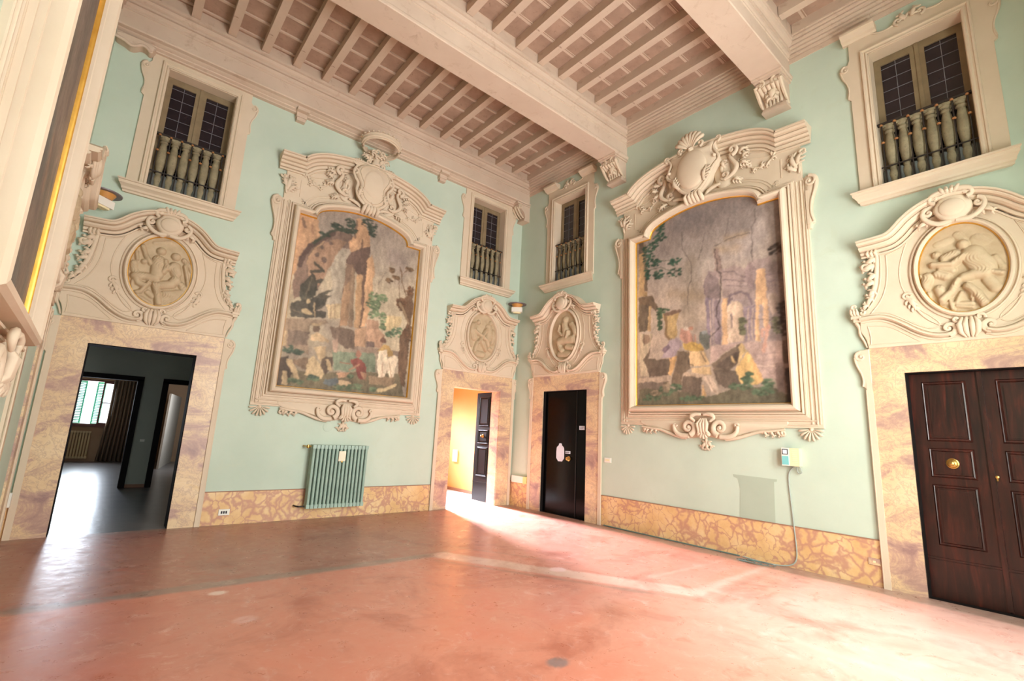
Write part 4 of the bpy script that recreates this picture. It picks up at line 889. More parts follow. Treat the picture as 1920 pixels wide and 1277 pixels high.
    # ears beside the frame head
    for sg in (-1, 1):
        mb = MB(); E = [(1.50, 5.20), (1.50, 4.44), (1.545, 4.44)]+smooth([(1.56, 4.50), (1.60, 4.53), (1.565, 4.66), (1.58, 4.82), (1.63, 4.98), (1.665, 5.10), (1.655, 5.20), (1.60, 5.235), (1.53, 5.225)], 2)
        mb.prism([(sg*p[0]*s, p[1]) for p in E], 0, 0.05, 0.008)
        curl(mb, sg*1.565*s, 5.13, 0.085, 0.06, PI/2, PI/2-sg*7.2, 0.024, 0.010)
        scroll(mb, [(sg*1.648*s, 5.12), (sg*1.62*s, 4.98), (sg*1.565*s, 4.82), (sg*1.553*s, 4.66), (sg*1.585*s, 4.53)], 0.020, 0.014, 0.010, d=0.055)
        mb.box(min(sg*1.51*s, sg*1.54*s), max(sg*1.51*s, sg*1.54*s), 0.04, 0.058, 4.5, 5.0)
        mb.obj('scrolled_ear', 'stucco', r, 50)
        mb = MB()
        for (x, z, L, w, an) in ((1.43, 5.38, 0.25, 0.06, 1.75), (1.44, 5.42, 0.20, 0.055, 1.15), (1.42, 5.36, 0.17, 0.05, 2.45)):
            leaf(mb, sg*x*s, z, L, w, an if sg > 0 else PI-an, 0.03, 0.05, 3)
        curl(mb, sg*1.52*s, 5.60, 0.05, 0.06, PI, PI-sg*5.5, 0.020, 0.010); curl(mb, sg*1.34*s, 5.54, 0.035, 0.05, 0, sg*5.5, 0.016, 0.009)
        scroll(mb, [(sg*1.45*s, 5.30), (sg*1.47*s, 5.42), (sg*1.42*s, 5.54)], 0.012, 0.024, 0.014, d=0.05)
        mb.obj('acanthus_sprig', 'stucco', r, 60)
        # garland hanging in the head
        mb = MB(); G = smooth([(0.66, 5.84), (0.74, 5.74), (0.86, 5.63), (1.00, 5.60), (1.10, 5.66), (1.17, 5.78)], 2)
        for i, p in enumerate(G[::2]):
            leaf(mb, sg*p[0]*s, p[1], 0.075, 0.035, (i*2.1) % 6.28, 0.035, 0.025, 2); mb.dome((sg*p[0]*s, p[1]+0.01*math.sin(i*2)), 0.022, 0.022, 0.022, 0.04, 8, 3)
        mb.tube([(sg*p[0]*s, 0.045, p[1]) for p in G], 0.014, 7)
        mb.obj('garland', 'stucco', r, 60)
        # big C and S scrolls flanking the cartouche
        mb = MB()
        scroll(mb, [(sg*0.62*s, 6.02), (sg*0.54*s, 5.96), (sg*0.60*s, 5.84), (sg*0.66*s, 5.74), (sg*0.60*s, 5.64), (sg*0.48*s, 5.58), (sg*0.40*s, 5.62)], 0.020, 0.042, 0.018, d=0.12)
        curl(mb, sg*0.60*s, 6.03, 0.085, 0.14, -PI/2, -PI/2+sg*6.6, 0.036, 0.014)
        curl(mb, sg*0.46*s, 5.66, 0.07, 0.12, -PI/2, -PI/2+sg*6.0, 0.034, 0.014)
        scroll(mb, [(sg*0.50*s, 5.92), (sg*0.42*s, 5.86), (sg*0.40*s, 5.76), (sg*0.46*s, 5.70)], 0.016, 0.030, 0.014, d=0.10)
        scroll(mb, [(sg*0.40*s, 5.54), (sg*0.30*s, 5.53), (sg*0.20*s, 5.49), (sg*0.15*s, 5.42)], 0.022, 0.034, 0.020, d=0.14)
        for (x, z, L, w, an) in ((0.66, 5.96, 0.17, 0.05, 0.1), (0.68, 5.78, 0.15, 0.05, -0.4), (0.56, 5.56, 0.17, 0.05, -0.5), (0.46, 5.80, 0.14, 0.05, 1.7), (0.72, 5.86, 0.12, 0.045, 0.3)):
            leaf(mb, sg*x*s, z, L, w, an if sg > 0 else PI-an, 0.07, 0.06, 3)
        mb.prism([(sg*p[0]*s, p[1]) for p in smooth([(0.30, 5.46), (0.52, 5.50), (0.60, 5.66), (0.50, 5.80), (0.54, 5.95), (0.44, 6.06), (0.25, 6.0)], 2, True)], 0.03, 0.085, 0.02)
        mb.obj('c_scroll', 'stucco', r, 60)
    # central shield
    if crown:
        S = smooth([(0, 5.46), (0.13, 5.50), (0.23, 5.60), (0.27, 5.74), (0.23, 5.84), (0.30, 5.95), (0.35, 6.08), (0.30, 6.20), (0.18, 6.27), (0.0, 6.30)], 2)
    else:
        S = smooth([(0, 5.46), (0.14, 5.52), (0.25, 5.66), (0.33, 5.82), (0.44, 5.90), (0.42, 6.02), (0.34, 6.10), (0.42, 6.22), (0.34, 6.30), (0.22, 6.22), (0.12, 6.28), (0.0, 6.32)], 2)
    P = S+[(-p[0], p[1]) for p in S[::-1][1:]]
    mb = MB(); mb.prism(P, 0.04, 0.27, 0.035)
    if crown: mb.sweep(inset(P, 0.055), [(-0.008, 0.265), (0, 0.285), (0.008, 0.265)], True); mb.dome((0, 5.92), 0.20, 0.27, 0.03, 0.268, 24, 6)
    else: mb.dome((0, 5.90), 0.27, 0.34, 0.09, 0.262, 28, 8)
    mb.obj('shield', 'stucco', r, 50)
    mb = MB()
    for sg in (-1, 1):
        if crown:
            shell(mb, sg*0.30, 6.17, 0.17, (0.5 if sg > 0 else PI-0.5), (2.0 if sg > 0 else PI-2.0), 6, 0.20, 0.04, 0.13)
            scroll(mb, [(sg*0.34, 6.18), (sg*0.40, 6.06), (sg*0.36, 5.95), (sg*0.28, 5.86), (sg*0.31, 5.74), (sg*0.27, 5.60), (sg*0.16, 5.50), (sg*0.02, 5.45)], 0.020, 0.030, 0.030, d=0.235)
            curl(mb, sg*0.36, 6.08, 0.055, 0.24, -PI/2, -PI/2-sg*6, 0.024, 0.012); curl(mb, sg*0.13, 6.33, 0.05, 0.25, -PI/2, -PI/2+sg*6, 0.022, 0.012)
            leaf(mb, sg*0.26, 5.62, 0.16, 0.05, PI/2+sg*0.3, 0.25, 0.04, 3)
        else:
            scroll(mb, [(sg*0.44, 6.24), (sg*0.36, 6.16), (sg*0.43, 6.02), (sg*0.47, 5.92), (sg*0.36, 5.84), (sg*0.28, 5.70), (sg*0.18, 5.56), (sg*0.03, 5.47)], 0.018, 0.028, 0.032, d=0.245)
            curl(mb, sg*0.45, 6.27, 0.055, 0.25, -PI/2, -PI/2+sg*6, 0.024, 0.012)
            leaf(mb, sg*0.22, 5.62, 0.24, 0.055, PI/2-sg*0.35, 0.27, 0.05, 4)
            mb.dome((sg*0.30, 5.72), 0.035, 0.035, 0.04, 0.27, 10, 4); mb.dome((sg*0.40, 5.98), 0.03, 0.03, 0.04, 0.27, 10, 4)
    for x in (-0.13, -0.06, 0.0, 0.06, 0.13): mb.tube([(x*0.8, 0.25, 5.50), (x, 0.26, 5.44), (x*1.05, 0.20, 5.38), (x*1.05, 0.16, 5.35)], [0.018, 0.036, 0.036, 0.02], 8)
    mb.obj('shield_scrolls', 'stucco', r, 60)
    if crown:
        c = MB(); n = 48
        def rp(k, rx=0.350, ry=0.270, dz=0.0): a = 2*PI*k/n; return (0.03+rx*math.cos(a), 0.335+ry*math.sin(a), 6.655+dz+0.06*math.sin(a))
        c.tube([rp(k) for k in range(n+1)], 0.026, 8); c.tube([rp(k, 0.362, 0.280, 0.050) for k in range(n+1)], 0.020, 7); c.tube([rp(k, 0.356, 0.275, 0.024) for k in range(n+1)], 0.030, 7, 0.6)
        c.tube([rp(k, 0.335, 0.256, -0.032) for k in range(n+1)], 0.016, 7)
        for k in range(0, n, 2): q_ = rp(k, 0.372, 0.288, 0.068); c.lathe(q_, [(0.0, 0), (0.020, 0.008), (0.022, 0.026), (0.0, 0.042)], 7)
        c.obj('crown_ring', 'stucco', r, 50)
        c = MB()
        for k, (x, z, a) in enumerate(((-0.09, 6.36, 2.0), (0.0, 6.38, 1.57), (0.09, 6.36, 1.1), (-0.05, 6.44, 2.3), (0.05, 6.44, 0.8), (0.12, 6.42, 0.3), (-0.12, 6.42, 2.9))): leaf(c, x, z, 0.15, 0.05, a, 0.20, 0.06, 3)
        c.lathe((0, 0.22, 6.30), [(0.08, 0), (0.09, 0.03), (0.06, 0.08), (0.09, 0.17), (0.07, 0.23), (0.0, 0.25)], 14)
        for k in range(7): a = 2*PI*k/7; curl(c, 0.11*math.cos(a), 6.49+0.06*math.sin(a), 0.05, 0.32, 0, 5.5, 0.020, 0.011)
        c.obj('crown_flowers', 'stucco', r, 60)
    else:
        c = MB(); shell(c, 0, 6.26, 0.29, 0.55, PI-0.55, 8, 0.24, 0.09, 0.14)
        for sg in (-1, 1): curl(c, sg*0.17, 6.30, 0.055, 0.28, -PI/2, -PI/2+sg*6, 0.026, 0.012)
        c.obj('crest_shell', 'stucco', r, 60)
    # bottom ornament
    mb = MB(); P = smooth([(1.12, 1.78), (1.0, 1.72), (0.80, 1.70), (0.55, 1.66), (0.42, 1.60), (0.28, 1.56), (0.12, 1.585), (0.0, 1.60)], 2); P = [(1.12, 1.84)]+P
    mb.prism(q(P+[(-p[0], p[1]) for p in P[::-1][1:]]), 0, 0.045, 0.012)
    for sg in (-1, 1):
        sw = smooth([(1.08, 1.73), (0.92, 1.70), (0.75, 1.69), (0.58, 1.63), (0.44, 1.585), (0.30, 1.57)], 2); mb.tube([(sg*p[0]*s, 0.055, p[1]) for p in sw], taper(len(sw), 0.014, 0.022, 0.030), 8)
    mb.obj('apron', 'stucco', r, 45)
    mb = MB()
    for sg in (-1, 1):
        curl(mb, sg*0.24*s, 1.73, 0.115, 0.10, -PI/2-sg*0.3, -PI/2-sg*0.3-sg*8.2, 0.046, 0.016)
        scroll(mb, [(sg*0.24*s, 1.60), (sg*0.38*s, 1.60), (sg*0.47*s, 1.66), (sg*0.49*s, 1.76)], 0.040, 0.036, 0.022, d=0.09)
        scroll(mb, [(sg*0.02, 1.92), (sg*0.12, 1.93), (sg*0.20, 1.88), (sg*0.12, 1.82)], 0.016, 0.034, 0.016, d=0.14)
        curl(mb, sg*0.47*s, 1.765, 0.035, 0.09, 0, sg*5.5, 0.020, 0.01)
    for x in (-0.075, -0.025, 0.025, 0.075): mb.tube([(x*0.5, 0.10, 1.86), (x, 0.15, 1.78), (x*0.8, 0.14, 1.68), (x*1.3, 0.09, 1.62)], [0.018, 0.028, 0.024, 0.02], 8)
    shell(mb, 0, 1.68, 0.12, -PI*0.80, -PI*0.20, 5, 0.08, 0.05, 0.16)
    mb.obj('volute_pair', 'stucco', r, 60)
    mb = MB(); 
    for a in (-PI/2-0.75, -PI/2, -PI/2+0.75): leaf(mb, 0, 1.53, 0.13, 0.05, a, 0.01, 0.03, 2)
    mb.tube([(0, 0.04, 1.60), (0, 0.03, 1.50)], 0.020, 8); mb.dome((0, 1.50), 0.03, 0.03, 0.035, 0.02, 10, 4)
    mb.obj('pendant_flower', 'stucco', r, 60)
    for sg in (-1, 1):
        mb = MB()
        for (x, L, an) in ((0.80, 0.12, -1.0), (0.88, 0.13, -0.95), (0.96, 0.12, -0.9), (1.02, 0.09, -1.2)): leaf(mb, sg*x*s, 1.715, L*0.85, 0.036, an if sg > 0 else PI-an, 0.02, 0.04, 2)
        curl(mb, sg*1.045*s, 1.665, 0.038, 0.04, PI/2, PI/2-sg*5.5, 0.016, 0.009)
        mb.obj('foliate_tip', 'stucco', r, 60)
        mb = MB(); shell(mb, sg*1.375*s, 1.735, 0.15, -PI+0.12, -0.12, 8, 0.012, 0.035, 0.115); mb.obj('corner_shell', 'stucco', r, 60)
    return r

OD_LABELS = {
 1: 'stucco overdoor with a relief of a seated man and winged woman, above the hall doorway',
 2: 'stucco overdoor with an oval relief, above the doorway to the orange-walled room',
 3: 'stucco overdoor with an oval draped-figure relief, above the glossy black door',
 4: 'stucco overdoor with a relief of a bending nude figure, above the walnut double door',
 5: 'stucco overdoor on the left wall, mostly hidden by the nearest picture frame'}
def paint1(hw): return hw, paint_canvas(ART1, hw, 1)
def paint2(hw): return hw, paint_canvas(ART2, hw, 2)
def paint3(hw): return hw, paint_canvas(ART3, hw, 3)
def paint_canvas(art, hw, seed):
    NU, NZ = 260, 345; U, Z = np.meshgrid(np.linspace(-hw, hw, NU), np.linspace(2.07, 5.36, NZ), indexing='ij')
    rs = np.random.RandomState(seed)
    def vn(sx, sz, sd):
        g = np.random.RandomState(sd).rand(90, 90); gx = ((U+hw)*sx) % 88; gz = ((Z-2)*sz) % 88; x0 = gx.astype(int); z0 = gz.astype(int); fx = gx-x0; fz = gz-z0; fx = fx*fx*(3-2*fx); fz = fz*fz*(3-2*fz)
        return (g[x0, z0]*(1-fx)+g[x0+1, z0]*fx)*(1-fz)+(g[x0, z0+1]*(1-fx)+g[x0+1, z0+1]*fx)*fz
    wu = (vn(7, 7, 5)-0.5)*0.03+(vn(34, 30, 15)-0.5)*0.022; wz = (vn(7, 7, 6)-0.5)*0.03+(vn(30, 34, 16)-0.5)*0.022; Uw, Zw = U+wu, Z+wz
    C = np.zeros(U.shape+(3,))
    stops = art['sky']; zz = [s[0] for s in stops]; cc = np.array([lin(s[1]) for s in stops])
    for k in range(3): C[..., k] = np.interp(Zw, zz, cc[:, k])
    def put(col, m): C[:] = C*(1-m[..., None])+np.array(lin(col))*m[..., None]
    cl = np.clip((vn(1.6, 2.6, 8)*0.6+vn(4, 6, 9)*0.4-0.45)*3, 0, 1); put(art['cloud'], cl*0.5)
    def inpoly(P):
        m = np.zeros(U.shape, bool); n = len(P)
        for i in range(n):
            x0, y0 = P[i]; x1, y1 = P[(i+1) % n]
            if y0 == y1: continue
            c = ((y0 > Zw) != (y1 > Zw)) & (Uw < (x1-x0)*(Zw-y0)/(y1-y0)+x0); m ^= c
        return m
    for it in art['items']:
        k, col = it[0], it[1]
        if k == 'p': 
            m = inpoly(it[2]).astype(float)
            xs_ = [p[0] for p in it[2]]; t = np.clip((U-min(xs_))/(max(xs_)-min(xs_)+1e-6), 0, 1); mod = (1.16-0.34*t)+0.42*(vn(15, 8, len(it[2])+int(col[0]))-0.5)+0.22*(vn(38, 20, 44)-0.5)
            mm = m*0.93; C[:] = C*(1-mm[..., None])+(np.array(lin(col))*np.clip(mod, 0.45, 1.5)[..., None])*mm[..., None]
        elif k in 's':
            w = it[2]; best = np.full(U.shape, 9.0); P = it[3]
            for i in range(len(P)-1):
                ax, az = P[i]; bx, bz = P[i+1]; t = np.clip(((Uw-ax)*(bx-ax)+(Zw-az)*(bz-az))/((bx-ax)**2+(bz-az)**2+1e-9), 0, 1); best = np.minimum(best, np.hypot(Uw-ax-t*(bx-ax), Zw-az-t*(bz-az)))
            put(col, np.clip((w/2-best)/0.012+0.5, 0, 1)*0.92)
        elif k == 'b':      # soft smoky stroke
            w = it[2]; best = np.full(U.shape, 9.0); P = it[3]
            for i in range(len(P)-1):
                ax, az = P[i]; bx, bz = P[i+1]; t = np.clip(((Uw-ax)*(bx-ax)+(Zw-az)*(bz-az))/((bx-ax)**2+(bz-az)**2+1e-9), 0, 1); best = np.minimum(best, np.hypot(Uw-ax-t*(bx-ax), Zw-az-t*(bz-az)))
            put(col, np.exp(-(best/(w/2))**2)*0.6*(0.6+0.6*vn(10, 6, 21)))
        elif k == 'f':      # foliage dabs
            cx, cz, rx, rz = it[2:6]
            for _ in range(int(26+900*rx*rz)):
                a = rs.rand()*6.28; q = math.sqrt(rs.rand()); x = cx+rx*q*math.cos(a); z = cz+rz*q*math.sin(a); r0 = rs.uniform(0.014, 0.032)
                m = np.clip((r0-np.hypot((U-x)*0.8, (Z-z)*1.5))/0.008+0.5, 0, 1); j = rs.uniform(0.75, 1.2); put(tuple(min(255, c*j) for c in col), m*0.9)
        elif k == 'e':
            cx, cz, rx, rz = it[2:6]; e = np.hypot((Uw-cx)/rx, (Zw-cz)/rz); put(col, np.clip((1-e)/0.12+0.5, 0, 1)*0.95)
    for _ in range(2): C[1:-1, 1:-1] = (C[1:-1, 1:-1]*2+C[:-2, 1:-1]+C[2:, 1:-1]+C[1:-1, :-2]+C[1:-1, 2:])/6
    g_ = C.mean(-1, keepdims=True); C = (C*0.82+g_*0.18)*1.04+0.012
    C *= (0.86+0.28*vn(26, 12, 31))[..., None]*(0.90+0.20*vn(50, 50, 32))[..., None]*(0.86+0.28*vn(5, 4, 33))[..., None]
    return C

# ------------------------------------------------------------------ painted scenes and relief figures, in metres on their own panels
ART1 = dict(sky=[(2.0, (150, 132, 104)), (3.2, (190, 170, 134)), (4.0, (184, 164, 132)), (4.6, (164, 146, 124)), (5.4, (144, 126, 112))], cloud=(128, 110, 104), items=[
('p',(168,152,128),[(-0.542,4.236),(-0.419,4.582),(-0.287,4.621),(-0.307,4.393),(-0.257,4.093),(-0.25,3.513),(-0.26,3.34),(-0.46,3.302),(-0.547,3.553),(-0.558,3.64),(-0.443,3.893)]),
('p',(188,142,98),[(-1.154,5.016),(-0.854,5.026),(-0.769,4.68),(-1.007,4.441),(-1.015,4.288),(-1.072,4.257),(-1.078,4.034),(-1.106,3.939),(-1.144,3.929)]),
('s',(120,92,72),0.05,[(-1.097,4.944),(-1.039,4.81)]),
('s',(150,110,80),0.04,[(-0.935,4.875),(-0.912,4.744)]),
('p',(128,100,82),[(-1.106,3.939),(-1.059,4.098),(-1.072,4.257),(-1.03,4.404),(-0.885,4.583),(-0.769,4.68),(-0.64,4.814),(-0.488,4.91),(-0.248,4.954),(-0.16,4.868),(-0.167,4.656),(-0.287,4.621),(-0.379,4.626),(-0.472,4.52),(-0.499,4.372),(-0.546,4.266),(-0.56,4.139),(-0.602,4.006),(-0.667,3.839),(-0.759,3.669),(-1.054,3.531),(-1.119,3.732)]),
('p',(166,128,96),[(-0.904,4.169),(-0.895,4.322),(-0.852,4.425),(-0.677,4.631),(-0.472,4.772),(-0.301,4.744),(-0.405,4.586),(-0.478,4.44),(-0.506,4.307),(-0.563,4.169),(-0.602,4.006),(-0.695,3.833),(-0.882,3.774),(-0.875,3.938)]),
('s',(92,70,60),0.09,[(-1.036,4.134),(-1.005,4.321),(-0.917,4.498),(-0.742,4.689),(-0.556,4.849)]),
('s',(190,150,104),0.02,[(-0.919,4.18),(-0.897,4.337),(-0.83,4.478),(-0.694,4.657)]),
('e',(112,90,76),-0.781,4.369,0.043,0.051),
('e',(112,90,76),-0.653,4.314,0.043,0.052),
('e',(112,90,76),-0.717,4.542,0.036,0.038),
('e',(112,90,76),-0.564,4.665,0.038,0.03),
('p',(192,144,98),[(-0.178,5.239),(-0.063,5.294),(0.104,5.033),(0.136,4.81),(-0.002,4.737),(-0.205,4.581),(-0.271,4.753),(-0.165,4.915)]),
('s',(110,84,66),0.03,[(-0.027,4.893),(-0.011,4.75)]),
('s',(120,92,72),0.04,[(-0.159,5.212),(-0.16,4.868)]),
('f',(62,72,56),-0.284,5.138,0.112,0.08),
('f',(62,72,56),-0.24,5.022,0.096,0.08),
('f',(62,72,56),-0.497,4.987,0.123,0.062),
('f',(62,72,56),-0.71,4.784,0.089,0.03),
('f',(62,72,56),-0.357,4.96,0.142,0.039),
('f',(62,72,56),0.075,5.223,0.153,0.097),
('f',(62,72,56),0.156,5.082,0.085,0.097),
('s',(66,72,54),0.05,[(-0.87,4.573),(-0.745,4.719),(-0.616,4.854),(-0.448,4.955),(-0.221,4.995)]),
('p',(102,74,60),[(-0.205,4.581),(0.012,4.757),(0.136,4.81),(0.166,4.687),(0.108,4.475),(0.116,4.25),(-0.004,4.188),(-0.125,4.284),(-0.272,4.355),(-0.292,4.397)]),
('p',(128,98,74),[(-0.27,4.34),(-0.135,4.377),(-0.142,4.027),(-0.254,3.938),(-0.243,3.515),(-0.226,3.181),(-0.255,3.176),(-0.265,3.51),(-0.272,4.089)]),
('p',(168,128,88),[(-0.241,3.956),(-0.144,4.042),(-0.125,3.539),(-0.114,3.247),(-0.244,3.208),(-0.272,3.703)]),
('p',(146,116,86),[(-0.177,4.334),(-0.094,4.292),(-0.042,3.556),(-0.006,3.236),(-0.105,3.233),(-0.125,3.539)]),
('p',(196,150,98),[(-0.054,4.207),(0.056,4.219),(0.095,3.584),(0.103,3.225),(0.011,3.223),(-0.012,3.562)]),
('p',(112,82,62),[(0.054,4.234),(0.13,4.27),(0.141,3.593),(0.134,3.23),(0.094,3.238),(0.095,3.584)]),
('p',(204,154,104),[(0.101,4.538),(0.202,4.664),(0.265,4.386),(0.266,3.619),(0.206,3.289),(0.117,3.242),(0.141,3.593)]),
('p',(196,168,122),[(-0.547,3.553),(-0.276,3.61),(-0.26,3.34),(-0.46,3.302)]),
('s',(150,124,92),0.015,[(-0.463,3.571),(-0.431,3.308)]),
('s',(150,124,92),0.015,[(-0.384,3.587),(-0.353,3.323)]),
('p',(118,94,74),[(-0.444,3.172),(-0.242,3.193),(0.016,3.178),(0.053,2.85),(-0.111,2.826),(-0.335,2.984)]),
('p',(154,128,100),[(-1.159,3.182),(-0.514,3.277),(-0.449,3.215),(-0.759,3.115),(-0.714,2.637),(-1.145,2.726)]),
('p',(132,110,90),[(-1.078,3.001),(-0.76,3.014),(-0.746,2.788),(-1.057,2.74)]),
('p',(190,162,118),[(-1.133,2.977),(-1.088,2.978),(-1.076,2.737),(-1.145,2.726)]),
('p',(192,148,106),[(0.022,3.195),(0.224,3.277),(0.264,2.913),(0.04,2.894)]),
('p',(186,142,106),[(0.227,3.246),(0.482,3.276),(0.61,3.171),(0.553,2.925),(0.279,2.915)]),
('p',(168,128,96),[(0.208,3.414),(0.448,3.444),(0.482,3.276),(0.244,3.234)]),
('s',(120,90,70),0.012,[(0.224,3.277),(0.264,2.913)]),
('p',(206,178,124),[(0.585,3.567),(0.909,3.597),(0.893,3.414),(0.731,3.304),(0.598,3.28)]),
('s',(176,146,100),0.015,[(0.668,3.583),(0.681,3.295)]),
('s',(176,146,100),0.015,[(0.771,3.587),(0.778,3.344)]),
('p',(122,134,104),[(-0.336,2.748),(0.432,2.83),(0.486,2.483),(-0.267,2.409)]),
('p',(142,118,96),[(0.048,2.895),(0.942,2.919),(0.935,2.822),(0.26,2.805),(0.039,2.833)]),
('p',(108,88,78),[(0.276,3.015),(0.427,3.031),(0.423,2.921),(0.28,2.908)]),
('f',(108,124,84),0.321,3.865,0.116,0.095),
('f',(108,124,84),0.486,3.869,0.085,0.079),
('f',(108,124,84),0.354,3.712,0.099,0.095),
('f',(108,124,84),0.318,3.737,0.132,0.095),
('f',(108,124,84),0.354,3.553,0.099,0.11),
('f',(108,124,84),0.524,3.507,0.067,0.096),
('f',(108,124,84),0.543,3.334,0.05,0.062),
('f',(94,114,80),0.836,3.289,0.122,0.112),
('f',(94,114,80),0.706,3.219,0.085,0.063),
('p',(106,74,46),[(1.097,4.259),(1.123,3.794),(1.116,2.944),(1.094,2.269),(0.938,2.285),(0.912,3.221),(1.044,3.491),(0.898,3.711),(0.804,3.774),(0.785,3.786),(0.988,4.064)]),
('f',(108,74,44),0.88,3.889,0.107,0.099),
('f',(108,74,44),1.035,4.142,0.073,0.099),
('f',(108,74,44),0.869,3.821,0.089,0.099),
('f',(108,74,44),1.081,3.299,0.109,0.163),
('s',(112,82,52),0.022,[(0.778,4.555),(0.833,4.365),(0.935,4.052),(1.07,3.783)]),
('s',(112,82,52),0.018,[(0.781,4.352),(0.86,3.74)]),
('s',(150,124,88),0.045,[(0.849,3.85),(0.955,3.672),(1.062,3.494)]),
('s',(112,82,52),0.014,[(0.826,4.431),(0.991,4.594)]),
('f',(112,84,54),0.612,4.46,0.053,0.049),
('f',(112,84,54),0.975,4.572,0.073,0.037),
('f',(112,84,54),0.582,4.252,0.061,0.048),
('f',(112,84,54),0.712,4.335,0.071,0.041),
('p',(72,70,56),[(-0.861,4.046),(-0.788,4.02),(-0.748,3.925),(-0.685,3.986),(-0.61,3.959),(-0.645,3.89),(-0.727,3.87),(-0.712,3.739),(-0.75,3.597),(-0.831,3.58),(-0.862,3.5),(-0.93,3.5),(-0.995,3.645),(-1.004,3.774),(-0.897,3.888),(-0.84,3.992)]),
('s',(72,70,56),0.05,[(-0.836,4.067),(-0.63,4.121)]),
('s',(72,70,56),0.04,[(-0.63,4.121),(-0.799,4.22)]),
('p',(78,72,58),[(-0.726,3.632),(-0.629,3.758),(-0.42,3.829),(-0.568,3.727),(-0.464,3.705),(-0.53,3.646),(-0.557,3.52),(-0.618,3.438),(-0.808,3.399),(-0.849,3.503),(-0.75,3.597)]),
('p',(76,70,58),[(-1.115,3.389),(-1.085,3.467),(-0.933,3.529),(-0.75,3.598),(-0.572,3.637),(-0.575,3.547),(-0.686,3.42),(-0.516,3.41),(-0.517,3.306),(-0.711,3.283),(-0.828,3.232),(-1.08,3.226)]),
('s',(116,102,78),0.02,[(-0.821,3.951),(-0.85,3.737),(-0.884,3.568)]),
('s',(120,104,80),0.016,[(-1.069,3.342),(-0.907,3.317),(-0.717,3.326)]),
('e',(190,162,116),-0.829,3.347,0.082,0.045),
('e',(190,162,116),-0.825,3.537,0.03,0.048),
('s',(180,152,110),0.02,[(-0.726,3.515),(-0.693,3.301)]),
('p',(112,98,68),[(-1.184,2.354),(-0.813,2.358),(-0.404,2.364),(0.329,2.464),(0.95,2.506),(1.116,2.05),(-1.183,2.06)]),
('p',(82,66,52),[(-1.189,2.393),(-1.179,2.503),(-1.022,2.565),(-0.935,2.288),(-0.974,2.094),(-1.166,2.075)]),
('p',(194,164,116),[(-1.046,2.507),(-0.964,2.518),(-0.79,2.181),(-0.864,2.146)]),
('p',(196,166,118),[(-1.078,2.312),(-1.022,2.319),(-0.982,2.107),(-1.063,2.098)]),
('p',(134,106,78),[(-0.949,2.506),(-0.71,2.609),(-0.709,2.384),(-0.913,2.428)]),
('p',(202,172,122),[(-0.705,2.567),(-0.632,2.634),(-0.504,2.494),(-0.416,2.348),(-0.475,2.256),(-0.727,2.312)]),
('p',(100,80,62),[(-0.452,2.645),(-0.31,2.65),(-0.301,2.448),(-0.402,2.35),(-0.502,2.48)]),
('p',(188,158,112),[(-0.634,2.762),(-0.459,2.818),(-0.436,2.633),(-0.509,2.537),(-0.644,2.732)]),
('p',(196,162,116),[(-0.729,2.976),(-0.597,3.028),(-0.415,2.927),(-0.424,2.881),(-0.716,2.878)]),
('p',(114,88,66),[(-0.723,3.15),(-0.585,3.161),(-0.585,3.044),(-0.693,3.025)]),
('p',(186,156,112),[(-0.738,3.162),(-0.578,3.221),(-0.573,3.178),(-0.733,3.12)]),
('p',(190,160,112),[(-0.417,2.592),(-0.375,2.598),(-0.281,2.407),(-0.353,2.413)]),
('p',(190,154,126),[(-0.344,2.938),(-0.246,2.969),(-0.235,2.749),(-0.32,2.736)]),
('p',(138,64,50),[(0.0,2.648),(0.13,2.711),(0.297,2.612),(0.33,2.45),(0.143,2.457),(0.056,2.551)]),
('e',(172,112,84),0.131,2.771,0.053,0.059),
('p',(176,126,90),[(0.141,2.472),(0.332,2.435),(0.331,2.299),(0.187,2.343)]),
('p',(120,52,44),[(0.111,2.469),(0.204,2.465),(0.3,2.296),(0.187,2.343)]),
('s',(176,126,90),0.03,[(0.175,2.581),(0.02,2.472)]),
('s',(152,98,72),0.025,[(0.008,2.575),(-0.169,2.567)]),
('p',(226,202,166),[(0.595,2.995),(0.687,2.914),(0.69,2.725),(0.847,2.842),(0.921,2.788),(0.869,2.623),(0.839,2.415),(0.789,2.409),(0.707,2.556),(0.674,2.397),(0.559,2.4),(0.482,2.667),(0.511,2.857)]),
('p',(192,150,72),[(0.593,3.01),(0.71,3.012),(0.832,2.824),(0.718,2.776),(0.67,2.911),(0.463,2.85),(0.551,2.941)]),
('e',(120,84,62),0.586,3.08,0.063,0.044),
('s',(190,150,120),0.02,[(0.603,2.683),(0.624,2.407)]),
('s',(170,136,100),0.02,[(0.746,2.67),(0.806,2.411)]),
('p',(150,122,88),[(0.368,2.393),(0.888,2.436),(0.84,2.244),(0.398,2.261)]),
('e',(198,164,120),-0.057,2.229,0.127,0.049),
('p',(96,102,102),[(-0.392,2.265),(-0.197,2.301),(-0.158,2.219),(-0.293,2.147),(-0.425,2.191)]),
('p',(180,134,96),[(-0.205,2.373),(0.008,2.441),(0.032,2.37),(-0.166,2.29)]),
('f',(94,106,74),-0.881,2.171,0.131,0.04),
('f',(94,106,74),-0.584,2.245,0.096,0.035),
('f',(94,106,74),0.174,2.179,0.17,0.051),
('f',(94,106,74),0.033,2.356,0.045,0.029),
('f',(94,106,74),-0.09,2.139,0.177,0.043),
('f',(94,106,74),0.52,2.167,0.129,0.03),
('f',(78,92,72),-1.037,2.687,0.077,0.067),
('f',(78,92,72),-0.877,2.655,0.08,0.041),
('f',(78,92,72),-0.589,2.286,0.082,0.03),
('s',(200,172,120),0.06,[(0.585,2.158),(0.744,2.204),(0.904,2.281)]),
('s',(110,92,80),0.01,[(0.362,4.1),(0.498,4.397)]),
])
